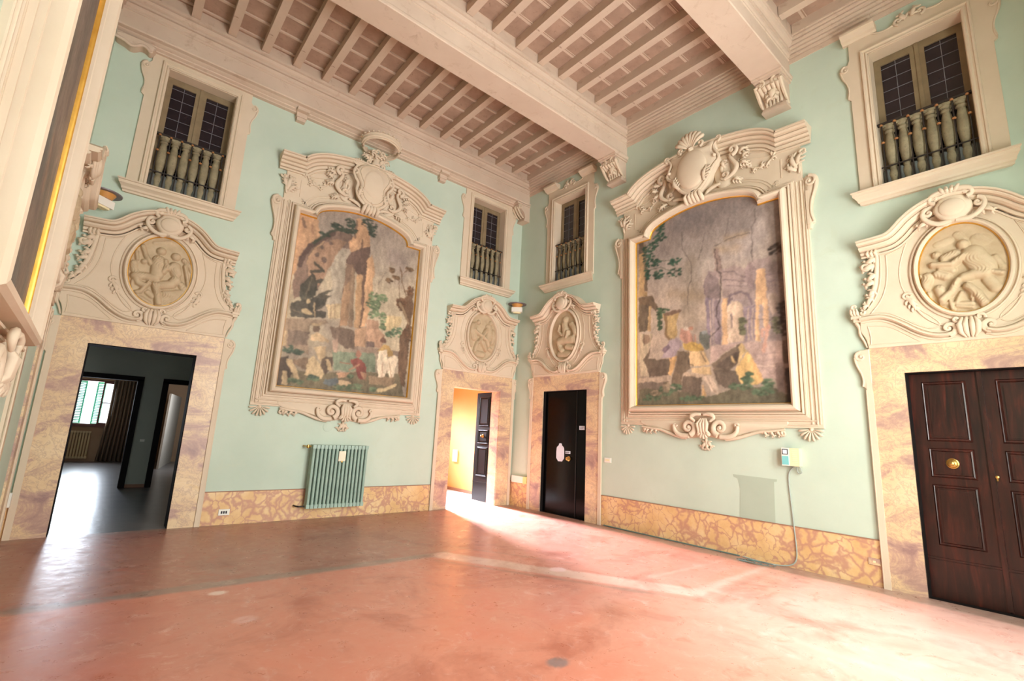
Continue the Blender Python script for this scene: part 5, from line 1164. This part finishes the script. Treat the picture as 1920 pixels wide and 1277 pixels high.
ART2 = dict(sky=[(2.0, (170, 146, 120)), (3.2, (206, 178, 152)), (3.9, (190, 166, 146)), (4.5, (164, 146, 134)), (5.4, (134, 118, 112))], cloud=(116, 104, 102), items=[
('b',(116,104,100),0.5,[(0.167,5.052),(0.461,5.104),(0.737,5.081)]),
('b',(112,104,104),0.4,[(-0.37,5.148),(-0.139,5.232)]),
('b',(190,170,160),0.35,[(0.433,4.375),(0.707,4.415),(0.914,4.664)]),
('b',(200,182,168),0.3,[(-0.166,4.153),(0.113,4.311)]),
('b',(132,116,92),0.34,[(-0.176,4.384),(-0.199,4.084),(-0.241,3.676),(-0.259,3.571),(-0.279,3.381)]),
('b',(150,124,90),0.2,[(-0.543,3.926),(-0.023,3.779)]),
('b',(172,140,98),0.16,[(0.295,4.486),(0.574,4.438)]),
('b',(172,140,98),0.12,[(0.443,4.635),(0.716,4.612)]),
('b',(206,178,150),0.5,[(-0.84,3.511),(-0.407,3.326)]),
('p',(156,128,116),[(0.224,4.52),(0.31,4.496),(0.34,4.138),(0.277,3.98),(0.226,4.166)]),
('p',(142,120,118),[(0.027,3.946),(0.091,4.079),(0.139,4.186),(0.269,4.141),(0.319,3.577),(0.062,3.623)]),
('p',(166,140,132),[(0.138,4.157),(0.397,4.154),(0.535,4.163),(0.692,4.082),(0.788,4.17),(1.064,4.18),(1.072,4.111),(1.259,4.05),(1.246,3.413),(0.333,3.575),(0.32,3.97)]),
('p',(166,142,136),[(0.066,3.733),(1.251,3.51),(1.23,2.937),(0.129,2.971),(0.063,3.161)]),
('p',(216,182,150),[(0.429,3.558),(0.472,3.601),(0.566,3.611),(0.63,3.545),(0.653,3.473),(0.644,2.994),(0.325,2.963),(0.377,3.258),(0.395,3.559)]),
('p',(204,172,150),[(0.999,3.623),(1.095,3.63),(1.16,3.527),(1.178,3.425),(1.166,3.423),(1.018,3.294),(1.001,3.544)]),
('s',(120,100,104),0.035,[(0.386,3.505),(0.418,3.611),(0.488,3.654)]),
('s',(126,104,110),0.03,[(0.402,3.562),(0.449,3.703),(0.599,3.743),(0.726,3.663),(0.758,3.522)]),
('s',(130,108,110),0.02,[(0.367,4.103),(0.531,4.065),(0.725,3.936),(1.25,3.896)]),
('s',(130,108,110),0.02,[(0.362,3.975),(0.811,3.849),(1.244,3.793)]),
('s',(130,108,110),0.014,[(0.386,3.871),(1.17,3.706)]),
('p',(218,168,116),[(0.323,3.685),(0.406,3.669),(0.392,2.956),(0.311,2.958)]),
('p',(214,164,112),[(0.858,4.029),(0.982,4.013),(0.972,3.461),(0.807,3.491)]),
('p',(218,168,114),[(0.82,3.511),(0.87,3.502),(0.856,2.956),(0.801,2.962)]),
('p',(214,164,116),[(0.923,3.572),(0.995,3.558),(0.985,3.132),(0.917,3.09)]),
('p',(150,124,120),[(0.691,4.055),(0.787,4.156),(0.845,4.032),(0.831,3.723),(0.729,3.744)]),
('p',(136,116,126),[(0.051,3.736),(0.168,3.714),(0.165,2.981),(0.129,2.985),(0.063,3.161)]),
('p',(142,120,124),[(0.202,3.679),(0.294,3.662),(0.297,2.966),(0.207,2.976)]),
('p',(142,120,126),[(0.64,3.489),(0.807,3.487),(0.794,2.963),(0.669,2.978)]),
('s',(188,158,136),0.02,[(0.71,3.45),(0.701,2.987)]),
('s',(188,158,136),0.02,[(0.773,3.439),(0.764,2.979)]),
('s',(196,166,142),0.02,[(0.131,3.692),(0.137,2.998)]),
('s',(130,106,112),0.03,[(0.464,3.409),(0.47,3.217)]),
('p',(186,152,138),[(0.128,2.957),(0.578,2.962),(0.867,2.942),(1.23,2.943),(1.232,2.402),(0.866,2.423),(0.7,2.817),(0.592,2.987),(0.091,2.685)]),
('s',(160,130,122),0.015,[(0.736,2.775),(1.242,2.763)]),
('s',(160,130,122),0.015,[(0.756,2.683),(1.248,2.666)]),
('s',(210,176,156),0.015,[(0.778,2.618),(1.039,2.585)]),
('s',(166,136,126),0.015,[(0.14,2.873),(0.376,2.877)]),
('f',(110,106,76),1.094,3.167,0.07,0.15),
('f',(110,106,76),0.613,3.157,0.038,0.08),
('f',(110,106,76),0.618,3.277,0.052,0.054),
('f',(62,52,44),1.14,4.254,0.098,0.092),
('f',(62,52,44),1.175,3.383,0.069,0.113),
('f',(62,52,44),1.173,3.143,0.069,0.149),
('b',(70,54,48),0.32,[(1.228,4.769),(1.204,3.907),(1.2,3.421)]),
('b',(66,52,46),0.3,[(1.26,3.457),(1.244,2.984)]),
('p',(84,64,54),[(1.151,2.946),(1.241,2.941),(1.254,2.593),(1.154,2.601)]),
('p',(94,76,60),[(-1.188,5.047),(-1.064,5.011),(-1.076,4.559),(-1.18,4.585)]),
('p',(186,146,92),[(-1.179,4.805),(-1.075,4.794),(-1.069,4.095),(-1.005,4.049),(-1.006,3.968),(-1.191,4.004)]),
('p',(122,98,72),[(-1.074,5.014),(-1.027,4.933),(-0.996,4.063),(-1.069,4.095)]),
('p',(110,90,68),[(-1.191,3.971),(-0.961,3.927),(-0.974,3.357),(-1.193,3.355)]),
('p',(126,100,74),[(-1.191,3.987),(-0.907,3.965),(-0.803,3.708),(-0.856,3.67),(-0.962,3.799),(-1.192,3.856)]),
('p',(196,156,102),[(-0.971,3.801),(-0.926,3.777),(-0.948,3.323),(-1.01,3.347)]),
('f',(48,84,64),-0.714,5.176,0.092,0.075),
('f',(48,84,64),-0.752,4.988,0.128,0.099),
('f',(48,84,64),-0.935,4.873,0.15,0.1),
('f',(48,84,64),-0.992,4.688,0.114,0.133),
('f',(48,84,64),-1.003,4.425,0.057,0.148),
('f',(48,84,64),-0.829,4.547,0.091,0.065),
('f',(48,84,64),-0.778,4.324,0.107,0.08),
('f',(48,84,64),-0.45,4.484,0.127,0.071),
('f',(48,84,64),-0.47,4.284,0.134,0.085),
('s',(70,84,66),0.014,[(-0.955,4.596),(-0.775,4.591),(-0.567,4.53)]),
('s',(70,84,66),0.014,[(-0.957,4.447),(-0.742,4.444),(-0.553,4.351)]),
('p',(206,180,144),[(-1.166,3.319),(-0.913,3.287),(-0.914,3.225),(-0.986,3.047),(-0.99,2.557),(-1.15,2.567),(-1.167,2.847)]),
('e',(154,122,96),-1.038,3.209,0.079,0.082),
('s',(120,94,74),0.02,[(-1.092,3.31),(-1.075,3.119)]),
('p',(108,88,70),[(-1.095,2.871),(-0.95,3.043),(-0.987,2.862),(-0.595,2.813),(-0.616,2.564),(-0.972,2.556)]),
('p',(218,166,96),[(-0.595,2.842),(-0.465,2.853),(-0.551,2.546),(-0.616,2.564)]),
('p',(196,166,138),[(-1.187,2.538),(-0.584,2.548),(-0.602,2.447),(-1.187,2.461)]),
('p',(132,112,96),[(-1.187,2.461),(-0.618,2.462),(-0.62,2.303),(-1.188,2.156)]),
('p',(200,162,96),[(-0.718,3.631),(-0.402,3.594),(-0.455,3.377),(-0.441,3.226),(-0.508,3.16),(-0.639,3.191),(-0.688,3.288),(-0.669,3.439)]),
('s',(140,108,70),0.05,[(-0.667,3.592),(-0.644,3.404),(-0.672,3.256),(-0.606,3.172)]),
('e',(122,92,72),-0.532,3.608,0.172,0.033),
('f',(76,96,66),-0.7,3.683,0.137,0.054),
('f',(76,96,66),-0.77,3.578,0.053,0.062),
('f',(76,96,66),-0.763,3.421,0.034,0.092),
('s',(130,110,90),0.02,[(-0.565,3.167),(-0.571,2.825)]),
('p',(170,146,150),[(-0.607,3.127),(-0.41,3.178),(-0.334,3.037),(-0.447,2.946),(-0.513,2.85),(-0.745,2.841),(-0.676,2.954)]),
('p',(122,98,108),[(-0.76,2.978),(-0.608,3.082),(-0.576,3.004),(-0.677,2.924)]),
('p',(196,138,114),[(-0.376,3.292),(-0.265,3.32),(-0.191,3.194),(-0.163,3.061),(-0.318,3.064),(-0.394,3.19)]),
('e',(188,128,100),-0.203,3.297,0.043,0.038),
('e',(214,190,168),-0.281,3.301,0.048,0.038),
('p',(204,160,62),[(-0.349,3.053),(-0.194,3.071),(-0.044,3.033),(0.011,2.914),(-0.137,2.901),(-0.32,2.962)]),
('s',(150,112,50),0.015,[(-0.194,3.05),(-0.076,2.951),(-0.004,2.901)]),
('p',(112,114,102),[(-0.054,3.205),(0.035,3.221),(0.105,3.114),(0.113,2.931),(0.04,2.911),(-0.073,3.079)]),
('e',(150,150,146),0.012,3.189,0.041,0.034),
('s',(190,130,104),0.022,[(-0.13,3.172),(-0.133,3.071)]),
('p',(122,100,76),[(-0.439,2.945),(-0.274,2.929),(-0.22,2.639),(-0.376,2.55),(-0.38,2.365),(-0.57,2.387)]),
('p',(228,184,124),[(-0.274,2.929),(0.011,2.886),(0.091,2.685),(-0.219,2.681)]),
('p',(218,178,122),[(-0.219,2.653),(0.104,2.656),(0.128,2.518),(-0.206,2.567)]),
('p',(112,92,74),[(-0.361,2.534),(-0.03,2.501),(-0.068,2.187),(-0.382,2.294)]),
('p',(190,160,130),[(-0.36,2.577),(-0.206,2.581),(0.086,2.521),(-0.03,2.494),(-0.361,2.52)]),
('p',(208,178,150),[(-0.03,2.501),(0.128,2.505),(0.257,2.244),(0.187,2.194)]),
('s',(150,120,96),0.012,[(0.042,2.496),(0.201,2.207)]),
('p',(218,168,104),[(-0.018,2.404),(0.034,2.225),(-0.055,2.16)]),
('s',(84,68,58),0.016,[(-0.259,2.927),(-0.249,2.712),(-0.173,2.692)]),
('s',(96,78,66),0.016,[(-0.049,2.878),(0.021,2.746)]),
('p',(118,96,76),[(0.112,2.683),(0.592,2.973),(0.575,2.883),(0.527,2.676),(0.35,2.544),(0.187,2.596)]),
('p',(98,80,66),[(0.175,2.651),(0.508,2.837),(0.573,2.83),(0.515,2.704),(0.311,2.587)]),
('s',(214,174,112),0.03,[(0.425,2.765),(0.469,2.694)]),
('p',(218,178,112),[(0.605,2.972),(0.675,2.833),(0.499,2.626),(0.559,2.805),(0.549,2.885)]),
('p',(228,180,98),[(0.687,2.819),(0.758,2.709),(0.798,2.527),(0.888,2.384),(0.789,2.339),(0.566,2.375),(0.478,2.588)]),
('p',(206,156,90),[(0.758,2.709),(0.888,2.384),(0.802,2.351),(0.716,2.61)]),
('p',(104,86,70),[(0.145,2.599),(0.484,2.575),(0.566,2.362),(0.327,2.308),(0.221,2.379)]),
('s',(208,152,126),0.055,[(0.967,3.121),(0.93,2.985),(0.909,2.809)]),
('s',(208,152,126),0.03,[(0.947,3.086),(0.887,3.107),(0.884,3.03)]),
('e',(196,140,114),0.986,3.151,0.024,0.031),
('p',(106,96,72),[(-1.187,2.354),(-0.603,2.346),(-0.382,2.294),(-0.068,2.187),(0.215,2.219),(0.487,2.334),(1.034,2.279),(1.176,2.19),(1.266,2.047),(-1.206,2.081)]),
('p',(120,96,86),[(1.04,2.61),(1.254,2.593),(1.244,2.223),(1.043,2.23)]),
('e',(134,108,98),1.149,2.601,0.109,0.027),
('p',(56,46,46),[(1.175,2.562),(1.297,2.565),(1.277,2.058),(1.16,2.107)]),
('f',(88,106,76),-0.686,2.305,0.147,0.072),
('f',(88,106,76),-0.49,2.355,0.11,0.057),
('f',(88,106,76),0.551,2.324,0.163,0.051),
('f',(88,106,76),0.656,2.409,0.063,0.051),
('f',(88,106,76),0.933,2.345,0.081,0.062),
('f',(88,106,76),0.856,2.237,0.141,0.062),
('f',(88,106,76),-0.94,2.21,0.187,0.059),
('f',(88,106,76),-0.216,2.177,0.219,0.041),
('f',(150,128,100),-0.652,2.362,0.065,0.087),
('f',(150,128,100),-0.854,2.282,0.101,0.045),
('s',(90,104,70),0.016,[(0.614,2.296),(0.62,2.436),(0.711,2.52)]),
('f',(80,98,70),0.632,2.436,0.063,0.026),
('f',(80,98,70),0.685,2.497,0.05,0.026),
('s',(84,72,66),0.014,[(0.864,4.964),(0.876,4.817),(0.812,4.696),(0.812,4.414),(0.813,4.163)]),
('s',(84,72,66),0.012,[(-0.324,4.973),(-0.314,4.669),(-0.176,4.384),(-0.167,4.107),(-0.252,3.869),(-0.256,3.679)]),
('s',(96,84,76),0.01,[(0.085,4.848),(0.032,4.604),(-0.035,4.409)]),
('s',(84,72,66),0.012,[(0.24,4.575),(0.443,4.62),(0.782,4.606)]),
('s',(84,72,66),0.01,[(0.483,4.947),(0.416,4.672)]),
('s',(72,58,54),0.018,[(0.238,4.516),(0.269,4.155),(0.324,4.085),(0.279,3.622)]),
('s',(72,58,54),0.018,[(0.264,3.611),(0.229,3.419),(0.293,3.242),(0.192,3.145),(0.104,3.086)]),
('s',(90,76,70),0.008,[(0.658,3.297),(0.908,3.272),(1.085,3.22)]),
])
ART3 = dict(sky=[(2.0, (128, 104, 84)), (3.2, (140, 118, 98)), (5.4, (112, 98, 92))], cloud=(96, 84, 78), items=[
('b',(120,98,84),0.13,[(-0.9,3.22),(-0.84,2.51)]),
('b',(92,88,76),0.22,[(0.23,3.98),(0.16,3.52)]),
('b',(104,84,78),0.2,[(0.67,4.77),(0.64,4.01)]),
('b',(160,120,90),0.11,[(-0.51,2.21),(-0.52,1.82)]),
('b',(104,84,78),0.13,[(-0.17,4.84),(-0.23,4.5)]),
('b',(150,118,92),0.2,[(-0.38,2.52),(-0.28,1.92)]),
('b',(150,118,92),0.18,[(1.09,3.48),(1.09,2.74)]),
('b',(92,88,76),0.3,[(0.64,3.2),(0.73,2.9)]),
('b',(104,84,78),0.21,[(0.47,3.53),(0.47,2.78)]),
('b',(160,120,90),0.23,[(0.03,4.57),(0.02,3.83)]),
('b',(92,88,76),0.24,[(0.15,4.95),(0.15,4.62)]),
('b',(92,88,76),0.28,[(0.69,4.69),(0.72,4.02)]),
('b',(104,84,78),0.24,[(-0.42,5.07),(-0.42,4.56)]),
('b',(84,92,88),0.25,[(0.25,3.36),(0.25,2.94)]),
('b',(84,92,88),0.26,[(0.27,2.33),(0.32,1.59)]),
('b',(150,118,92),0.21,[(1.09,2.43),(1.0,1.87)]),
('b',(84,92,88),0.2,[(0.83,2.43),(0.9,2.08)]),
('b',(150,118,92),0.28,[(0.98,2.29),(1.03,2.05)]),
('b',(92,88,76),0.12,[(-0.72,4.19),(-0.63,3.97)]),
('b',(84,92,88),0.13,[(0.92,3.26),(1.01,2.62)]),
('b',(160,120,90),0.11,[(0.42,3.3),(0.52,3.0)]),
('b',(120,98,84),0.23,[(-1.09,5.01),(-1.04,4.64)]),
('b',(104,84,78),0.25,[(-1.03,3.49),(-0.98,2.75)]),
('b',(104,84,78),0.19,[(0.8,4.29),(0.74,3.69)]),
('b',(92,88,76),0.26,[(0.74,2.18),(0.83,1.66)]),
('b',(104,84,78),0.27,[(-0.03,3.12),(-0.06,2.76)]),
])
FIG1 = [([(-0.038,0.289)],0.059,0.05),([(-0.047,0.146),(-0.049,0.056),(-0.039,-0.061)],0.08,0.055),([(-0.13,0.083),(-0.199,0.183),(-0.252,0.307)],0.033,0.035),([(0.029,0.157),(0.056,0.084),(0.03,-0.004)],0.038,0.06),([(-0.038,-0.12),(-0.161,-0.112),(-0.277,-0.131)],0.057,0.05),([(-0.277,-0.131),(-0.227,-0.215),(-0.155,-0.246)],0.044,0.05),([(-0.11,-0.197),(-0.185,-0.34),(-0.253,-0.375)],0.033,0.05),([(-0.039,-0.209),(0.012,-0.344),(0.043,-0.494)],0.047,0.06),([(0.043,-0.498),(0.154,-0.46)],0.021,0.04),([(-0.207,0.092)],0.038,0.035),([(-0.312,0.044),(-0.297,-0.049),(-0.27,-0.081)],0.044,0.03),([(-0.285,0.11),(-0.308,0.211)],0.026,0.03),([(-0.288,-0.201),(-0.289,-0.336)],0.023,0.025),([(0.142,0.254)],0.061,0.05),([(0.148,0.108),(0.178,0.014)],0.072,0.05),([(0.185,-0.085),(0.141,-0.166),(0.021,-0.204)],0.065,0.058),([(0.244,0.226),(0.302,0.17),(0.372,0.085)],0.036,0.03),([(0.265,0.139),(0.312,-0.013),(0.354,-0.186)],0.026,0.04),([(0.257,-0.138),(0.319,-0.224)],0.046,0.035),([(0.114,0.119),(0.077,0.049)],0.034,0.05),([(-0.216,-0.424),(-0.08,-0.491)],0.053,0.03),([(0.102,-0.324),(0.317,-0.265)],0.068,0.035),([(0.098,-0.403),(0.249,-0.351)],0.061,0.03),([(-0.104,-0.332),(-0.044,-0.376)],0.038,0.03),([(-0.132,0.393),(0.047,0.457)],0.026,0.012)]
FIG2 = [([(-0.248,0.198),(-0.261,0.065),(-0.217,-0.048)],0.085,0.05),([(-0.241,0.108),(-0.127,0.048),(-0.026,0.004)],0.045,0.06),([(-0.121,0.292)],0.054,0.05),([(0.145,0.217),(0.179,0.1),(0.15,-0.028)],0.085,0.05),([(0.086,0.166),(-0.002,0.008),(-0.101,-0.139)],0.041,0.06),([(0.201,0.321)],0.054,0.04),([(-0.136,-0.155),(-0.176,-0.27),(-0.193,-0.352)],0.043,0.05),([(-0.043,-0.1),(0.038,-0.208),(0.094,-0.29)],0.043,0.05),([(0.16,-0.169),(0.102,-0.056),(-0.001,-0.012)],0.047,0.05),([(-0.377,0.025),(-0.343,-0.108),(-0.286,-0.237)],0.038,0.03),([(0.289,0.16),(0.286,0.015),(0.257,-0.113)],0.043,0.035),([(-0.142,-0.394),(0.028,-0.4)],0.072,0.04),([(0.19,-0.245),(0.242,-0.268)],0.054,0.04),([(-0.285,0.211),(-0.191,0.248)],0.036,0.03),([(-0.357,0.218),(-0.169,0.273)],0.031,0.02)]
FIG3 = [([(0.036,0.323)],0.068,0.05),([(0.013,0.22),(0.043,0.109),(0.034,0.014)],0.081,0.055),([(0.207,0.192),(0.285,0.114),(0.325,0.015)],0.072,0.045),([(-0.105,-0.122),(0.012,-0.098),(0.242,-0.116)],0.095,0.055),([(-0.13,-0.148),(-0.099,-0.258),(-0.045,-0.311)],0.054,0.05),([(0.095,-0.25),(0.272,-0.288)],0.059,0.045),([(-0.104,0.207),(-0.14,0.095),(-0.044,0.005)],0.036,0.05),([(0.135,0.059),(0.113,-0.053)],0.036,0.065),([(-0.12,-0.389),(0.227,-0.422)],0.068,0.035),([(0.277,-0.054),(0.318,-0.172)],0.054,0.04)]
FIG4 = [([(0.035,0.249)],0.056,0.055),([(0.102,0.116),(0.133,0.045),(0.168,-0.036)],0.109,0.055),([(0.032,0.116),(-0.073,0.042),(-0.232,0.072)],0.038,0.06),([(0.015,-0.125),(0.093,-0.107),(0.178,-0.118)],0.058,0.06),([(-0.039,-0.15),(-0.101,-0.264),(-0.188,-0.343)],0.041,0.06),([(0.031,-0.228),(0.096,-0.321),(0.145,-0.444)],0.045,0.06),([(0.196,-0.184),(0.24,-0.28)],0.058,0.035),([(0.204,-0.098),(0.301,-0.138)],0.031,0.045),([(0.267,0.046),(0.309,-0.062)],0.033,0.025),([(-0.194,0.185)],0.045,0.04),([(-0.131,0.131),(-0.035,0.162)],0.049,0.045),([(-0.167,0.028),(-0.079,-0.021)],0.041,0.035),([(-0.361,-0.036)],0.034,0.035),([(-0.292,-0.056),(-0.323,-0.163)],0.054,0.045),([(-0.207,-0.038),(-0.131,-0.083)],0.045,0.045),([(-0.203,-0.216),(-0.184,-0.293)],0.054,0.04),([(-0.303,-0.252),(-0.319,-0.314)],0.029,0.03),([(-0.205,-0.381),(0.05,-0.418)],0.022,0.025),([(-0.124,-0.359),(-0.114,-0.461)],0.023,0.035),([(-0.078,-0.431),(0.045,-0.461)],0.022,0.03),([(0.051,-0.277),(0.054,-0.375)],0.022,0.03),([(-0.026,-0.288),(-0.074,-0.387)],0.023,0.03),([(-0.176,0.305),(-0.072,0.332)],0.041,0.01),([(0.15,0.285),(0.21,0.259)],0.061,0.012),([(-0.001,0.377),(0.032,0.311)],0.041,0.012)]

overdoor('back', D1, OD_LABELS[1], FIG1, True); overdoor('back', D2, OD_LABELS[2], FIG2, False)
overdoor('right', D3, OD_LABELS[3], FIG3, False); overdoor('right', D4, OD_LABELS[4], FIG4, True); overdoor('left', D5, OD_LABELS[5], FIG3, False)
framed_painting('back', -3.85, 1.155, 'tall framed painting of ruined columns under a stucco crown, left of the corner', True, paint1)
framed_painting('right', 4.565, 1.235, 'tall framed painting of ruined arches topped by a stucco shell, right of the corner', False, paint2)
framed_painting('left', -4.46, 1.08, 'framed painting seen almost edge-on at the far left of the view', False, paint3)

# ------------------------------------------------------------------ wall fittings
def uplight(x, y, rot, lab):
    r = root('corner_uplight', 'free', x, lab, 'wall lamp', 'corner uplights', z=0, d=-y); r.rotation_euler = (0, 0, rot)
    n = 24; mb = MB(); P = [(0.21*math.cos(2*PI*k/n), 0.20*math.sin(2*PI*k/n)+0.06) for k in range(n)]
    def disc(z0, z1, s0, s1, nm, mt):
        m = MB(); vs = [(p[0]*s0, -p[1]*s0-0.10*(1-s0), z0) for p in P]+[(p[0]*s1, -p[1]*s1-0.10*(1-s1), z1) for p in P]
        m.add(vs, [tuple(range(n))[::-1], tuple(range(n, 2*n))]+[(i, (i+1) % n, n+(i+1) % n, n+i) for i in range(n)]); return m.obj(nm, mt, r, 40)
    disc(4.375, 4.39, 0.98, 1.0, 'dish', 'dish'); disc(4.305, 4.375, 0.40, 0.62, 'amber_shade', 'amber')
    mb.box(-0.12, 0.12, 0.0, 0.13, 4.20, 4.305); mb.obj('lamp_housing', 'plastic', r, 0)
    mb = MB(); mb.box(-0.08, 0.08, 0.02, 0.11, 4.175, 4.20); mb.obj('lamp_clip', 'cream_plastic', r, 0)
uplight(-0.19, -0.19, -PI/4, 'white corner uplight with a grey dish, in the corner between the two small doors')
uplight(XL+0.21, -0.19, PI/4, 'white corner uplight with a grey dish, in the far left corner above the hall doorway')

r = radiator('wall_radiator', -3.885, 'back', 0.185, 1.175, 0.95, 15, 'radgreen', 'mint green steel column radiator hanging below the crowned painting', 0.07, 0.15)
mb = MB(); mb.tube([(-0.48, 0.15, 1.145), (-0.545, 0.15, 1.145)], 0.014, 8); mb.lathe((-0.53, 0.15, 1.12), [(0, 0), (0.02, 0), (0.024, 0.02), (0.02, 0.05), (0, 0.055)], 10); mb.tube([(-0.55, 0.15, 1.145), (-0.56, 0.03, 1.15), (-0.56, 0.0, 1.15)], 0.010, 8); mb.obj('radiator_valve', 'brass', r, 40)
mb = MB(); mb.tube([(-0.47, 0.14, 0.215), (-0.56, 0.14, 0.215), (-0.60, 0.10, 0.22), (-0.60, 0.0, 0.22)], 0.012, 8); mb.obj('return_pipe', 'iron', r, 40)
mb = MB()
for x in (-0.3, 0.3):
    mb.box(x-0.02, x+0.02, 0, 0.08, 0.30, 0.33); mb.box(x-0.02, x+0.02, 0, 0.08, 1.05, 1.08)
mb.obj('wall_bracket', 'radgreen', r, 0)
mb = MB(); mb.box(-0.058, 0.058, 0.223, 0.235, 0.92, 1.08); o = mb.obj('cream_card', 'tag', None, 0, (-3.87, 0, 0)); tag(o, 'cream rectangular meter card clipped to the front of the green radiator', 'card', kind='thing')
mb = MB(); mb.box(-0.012, 0.012, 0.233, 0.24, 0.90, 0.925); mb.obj('clip', 'brass', o, 0)
mb = MB(); mb.lathe((-4.09, 0, 1.465), [(0, 0), (0.075, 0), (0.078, 0.006), (0.07, 0.010), (0, 0.011)], 24, 'd'); tag(mb.obj('wall_cover', 'green', None, 40), 'round mint-painted cover plate on the wall above the radiator', 'cover', kind='thing')
plate('wall_socket', 'back', -5.45, 0.175, 0.145, 0.085, 0.014, 'plastic', 'white wall socket on the marble baseboard beside the hall doorway', 'socket', [('socket_module', 'ink', -0.042+0.03*i, -0.022+0.03*i, -0.018, 0.018) for i in range(3)])
plate('wall_socket', 'right', 2.68, 1.12, 0.15, 0.085, 0.0, 'plastic', 'white switch plate on the green wall right of the black door', 'switch', [('switch_module', 'cream_plastic', -0.045+0.024*i, -0.027+0.024*i, -0.016, 0.016) for i in range(4)])
plate('wall_socket', 'right', 6.545, 0.265, 0.12, 0.075, 0.014, 'jamb', 'stone-coloured socket on the marble baseboard left of the walnut door', 'socket', [('socket_module', 'cream_plastic', -0.012, 0.012, -0.01, 0.012)])
mb = MB(); mb.box(0.0, 0.37, 0.0, 0.07, 0.49, 0.625); o = mb.obj('alarm_box', 'plastic', None, 0, (0, -0.11, 0), -PI/2); tag(o, 'long white plastic box on the corner baseboard left of the black door', 'box', kind='thing')
mb = MB(); mb.box(0.37, 0.47, 0.0, 0.07, 0.49, 0.625); mb.obj('yellowed_cover', 'yellow_plastic', o, 0)
mb = MB(); mb.box(-0.02, 0.04, 0.0, 0.06, 0.40, 0.56); o = mb.obj('cable_box', 'plastic', None, 0, (XL, -0.25, 0), PI/2); tag(o, 'pale plastic box at the left edge above the baseboard', 'box', kind='thing')
# time clock with its cable
r = root('time_clock', 'right', 5.745, 'cream and teal wall clock-in unit beside the shell-topped painting, cable below', 'clock')
mb = MB(); mb.box(-0.105, 0.105, 0, 0.09, 1.262, 1.49); mb.obj('case', 'cream_plastic', r, 0)
mb = MB(); mb.box(-0.106, -0.012, 0.0, 0.094, 1.262, 1.49); mb.obj('side_panel', 'plastic', r, 0)
mb = MB(); mb.box(-0.10, -0.02, 0.09, 0.098, 1.275, 1.385); mb.obj('teal_panel', 'teal', r, 0)
mb = MB(); mb.box(-0.095, -0.025, 0.09, 0.098, 1.405, 1.475); a = mb.obj('window_bezel', 'ink', r, 0); mb = MB(); mb.box(-0.085, -0.035, 0.097, 0.101, 1.415, 1.465); mb.obj('display', 'paper', a, 0)
for k in range(8):
    mb = MB(); mb.box(0.02, 0.085, 0.09, 0.094, 1.285+0.024*k, 1.291+0.024*k); mb.obj('vent_slot', 'tag', r, 0)
mb = MB(); P = smooth([(5.77, 0.05, 1.252), (5.74, 0.03, 1.235), (5.69, 0.02, 1.18), (5.675, 0.012, 1.05), (5.70, 0.012, 0.70), (5.715, 0.02, 0.45), (5.735, 0.03, 0.22), (5.72, 0.03, 0.08), (5.64, 0.04, 0.02), (5.50, 0.10, 0.008), (5.35, 0.12, 0.008), (5.20, 0.08, 0.008), (5.05, 0.04, 0.01)], 2)
mb.tube(P, 0.008, 8); tag(mb.obj('hanging_cable', 'cable', None, 60, (0, 0, 0), -PI/2), 'grey cable running from the clock-in unit down to the floor', 'cable', kind='thing')
mb = MB(); P = smooth([(5.80, 0.05, 1.252), (5.795, 0.03, 1.19), (5.83, 0.03, 1.165), (5.855, 0.03, 1.20), (5.83, 0.04, 1.252)], 2); mb.tube(P, 0.007, 8); tag(mb.obj('cable_loop', 'cable', None, 60, (0, 0, 0), -PI/2), 'short looped cable hanging under the clock-in unit', 'cable', kind='thing')
mb = MB(); P = smooth([(2.62, 0.03, 0.012), (3.4, 0.025, 0.008), (4.4, 0.028, 0.008), (5.0, 0.03, 0.008)], 2); mb.tube(P, 0.009, 8); tag(mb.obj('floor_cable', 'darkcable', None, 60, (0, 0, 0), -PI/2), 'thin grey-green cable lying along the foot of the right wall', 'cable', kind='thing')
mb = MB()
for k in range(4):
    c0, w0 = 5.18+0.06*k, 0.06+0.012*k; mb.tube([(c0+w0*2.0*math.cos(t*0.5+k), 0.24+w0*math.sin(t*0.5+k), 0.008+0.004*k) for t in range(14)], 0.004, 7)
tag(mb.obj('cable_coil', 'darkcable', None, 60, (0, 0, 0), -PI/2), 'tangled dark cable ends on the floor under the clock-in unit', 'cable', kind='thing')
mb = MB(); P = [(4.935, 1.085), (5.53, 1.07), (5.525, 1.04), (5.49, 1.035), (5.48, 0.51), (5.01, 0.51), (5.03, 0.90), (5.00, 1.03), (4.945, 1.05)]; mb.prism(P, -0.004, 0.003); o = mb.obj('wall_right_patch', 'patchgreen', None, 0, (0, 0, 0), -PI/2); tag(o, kind='structure')
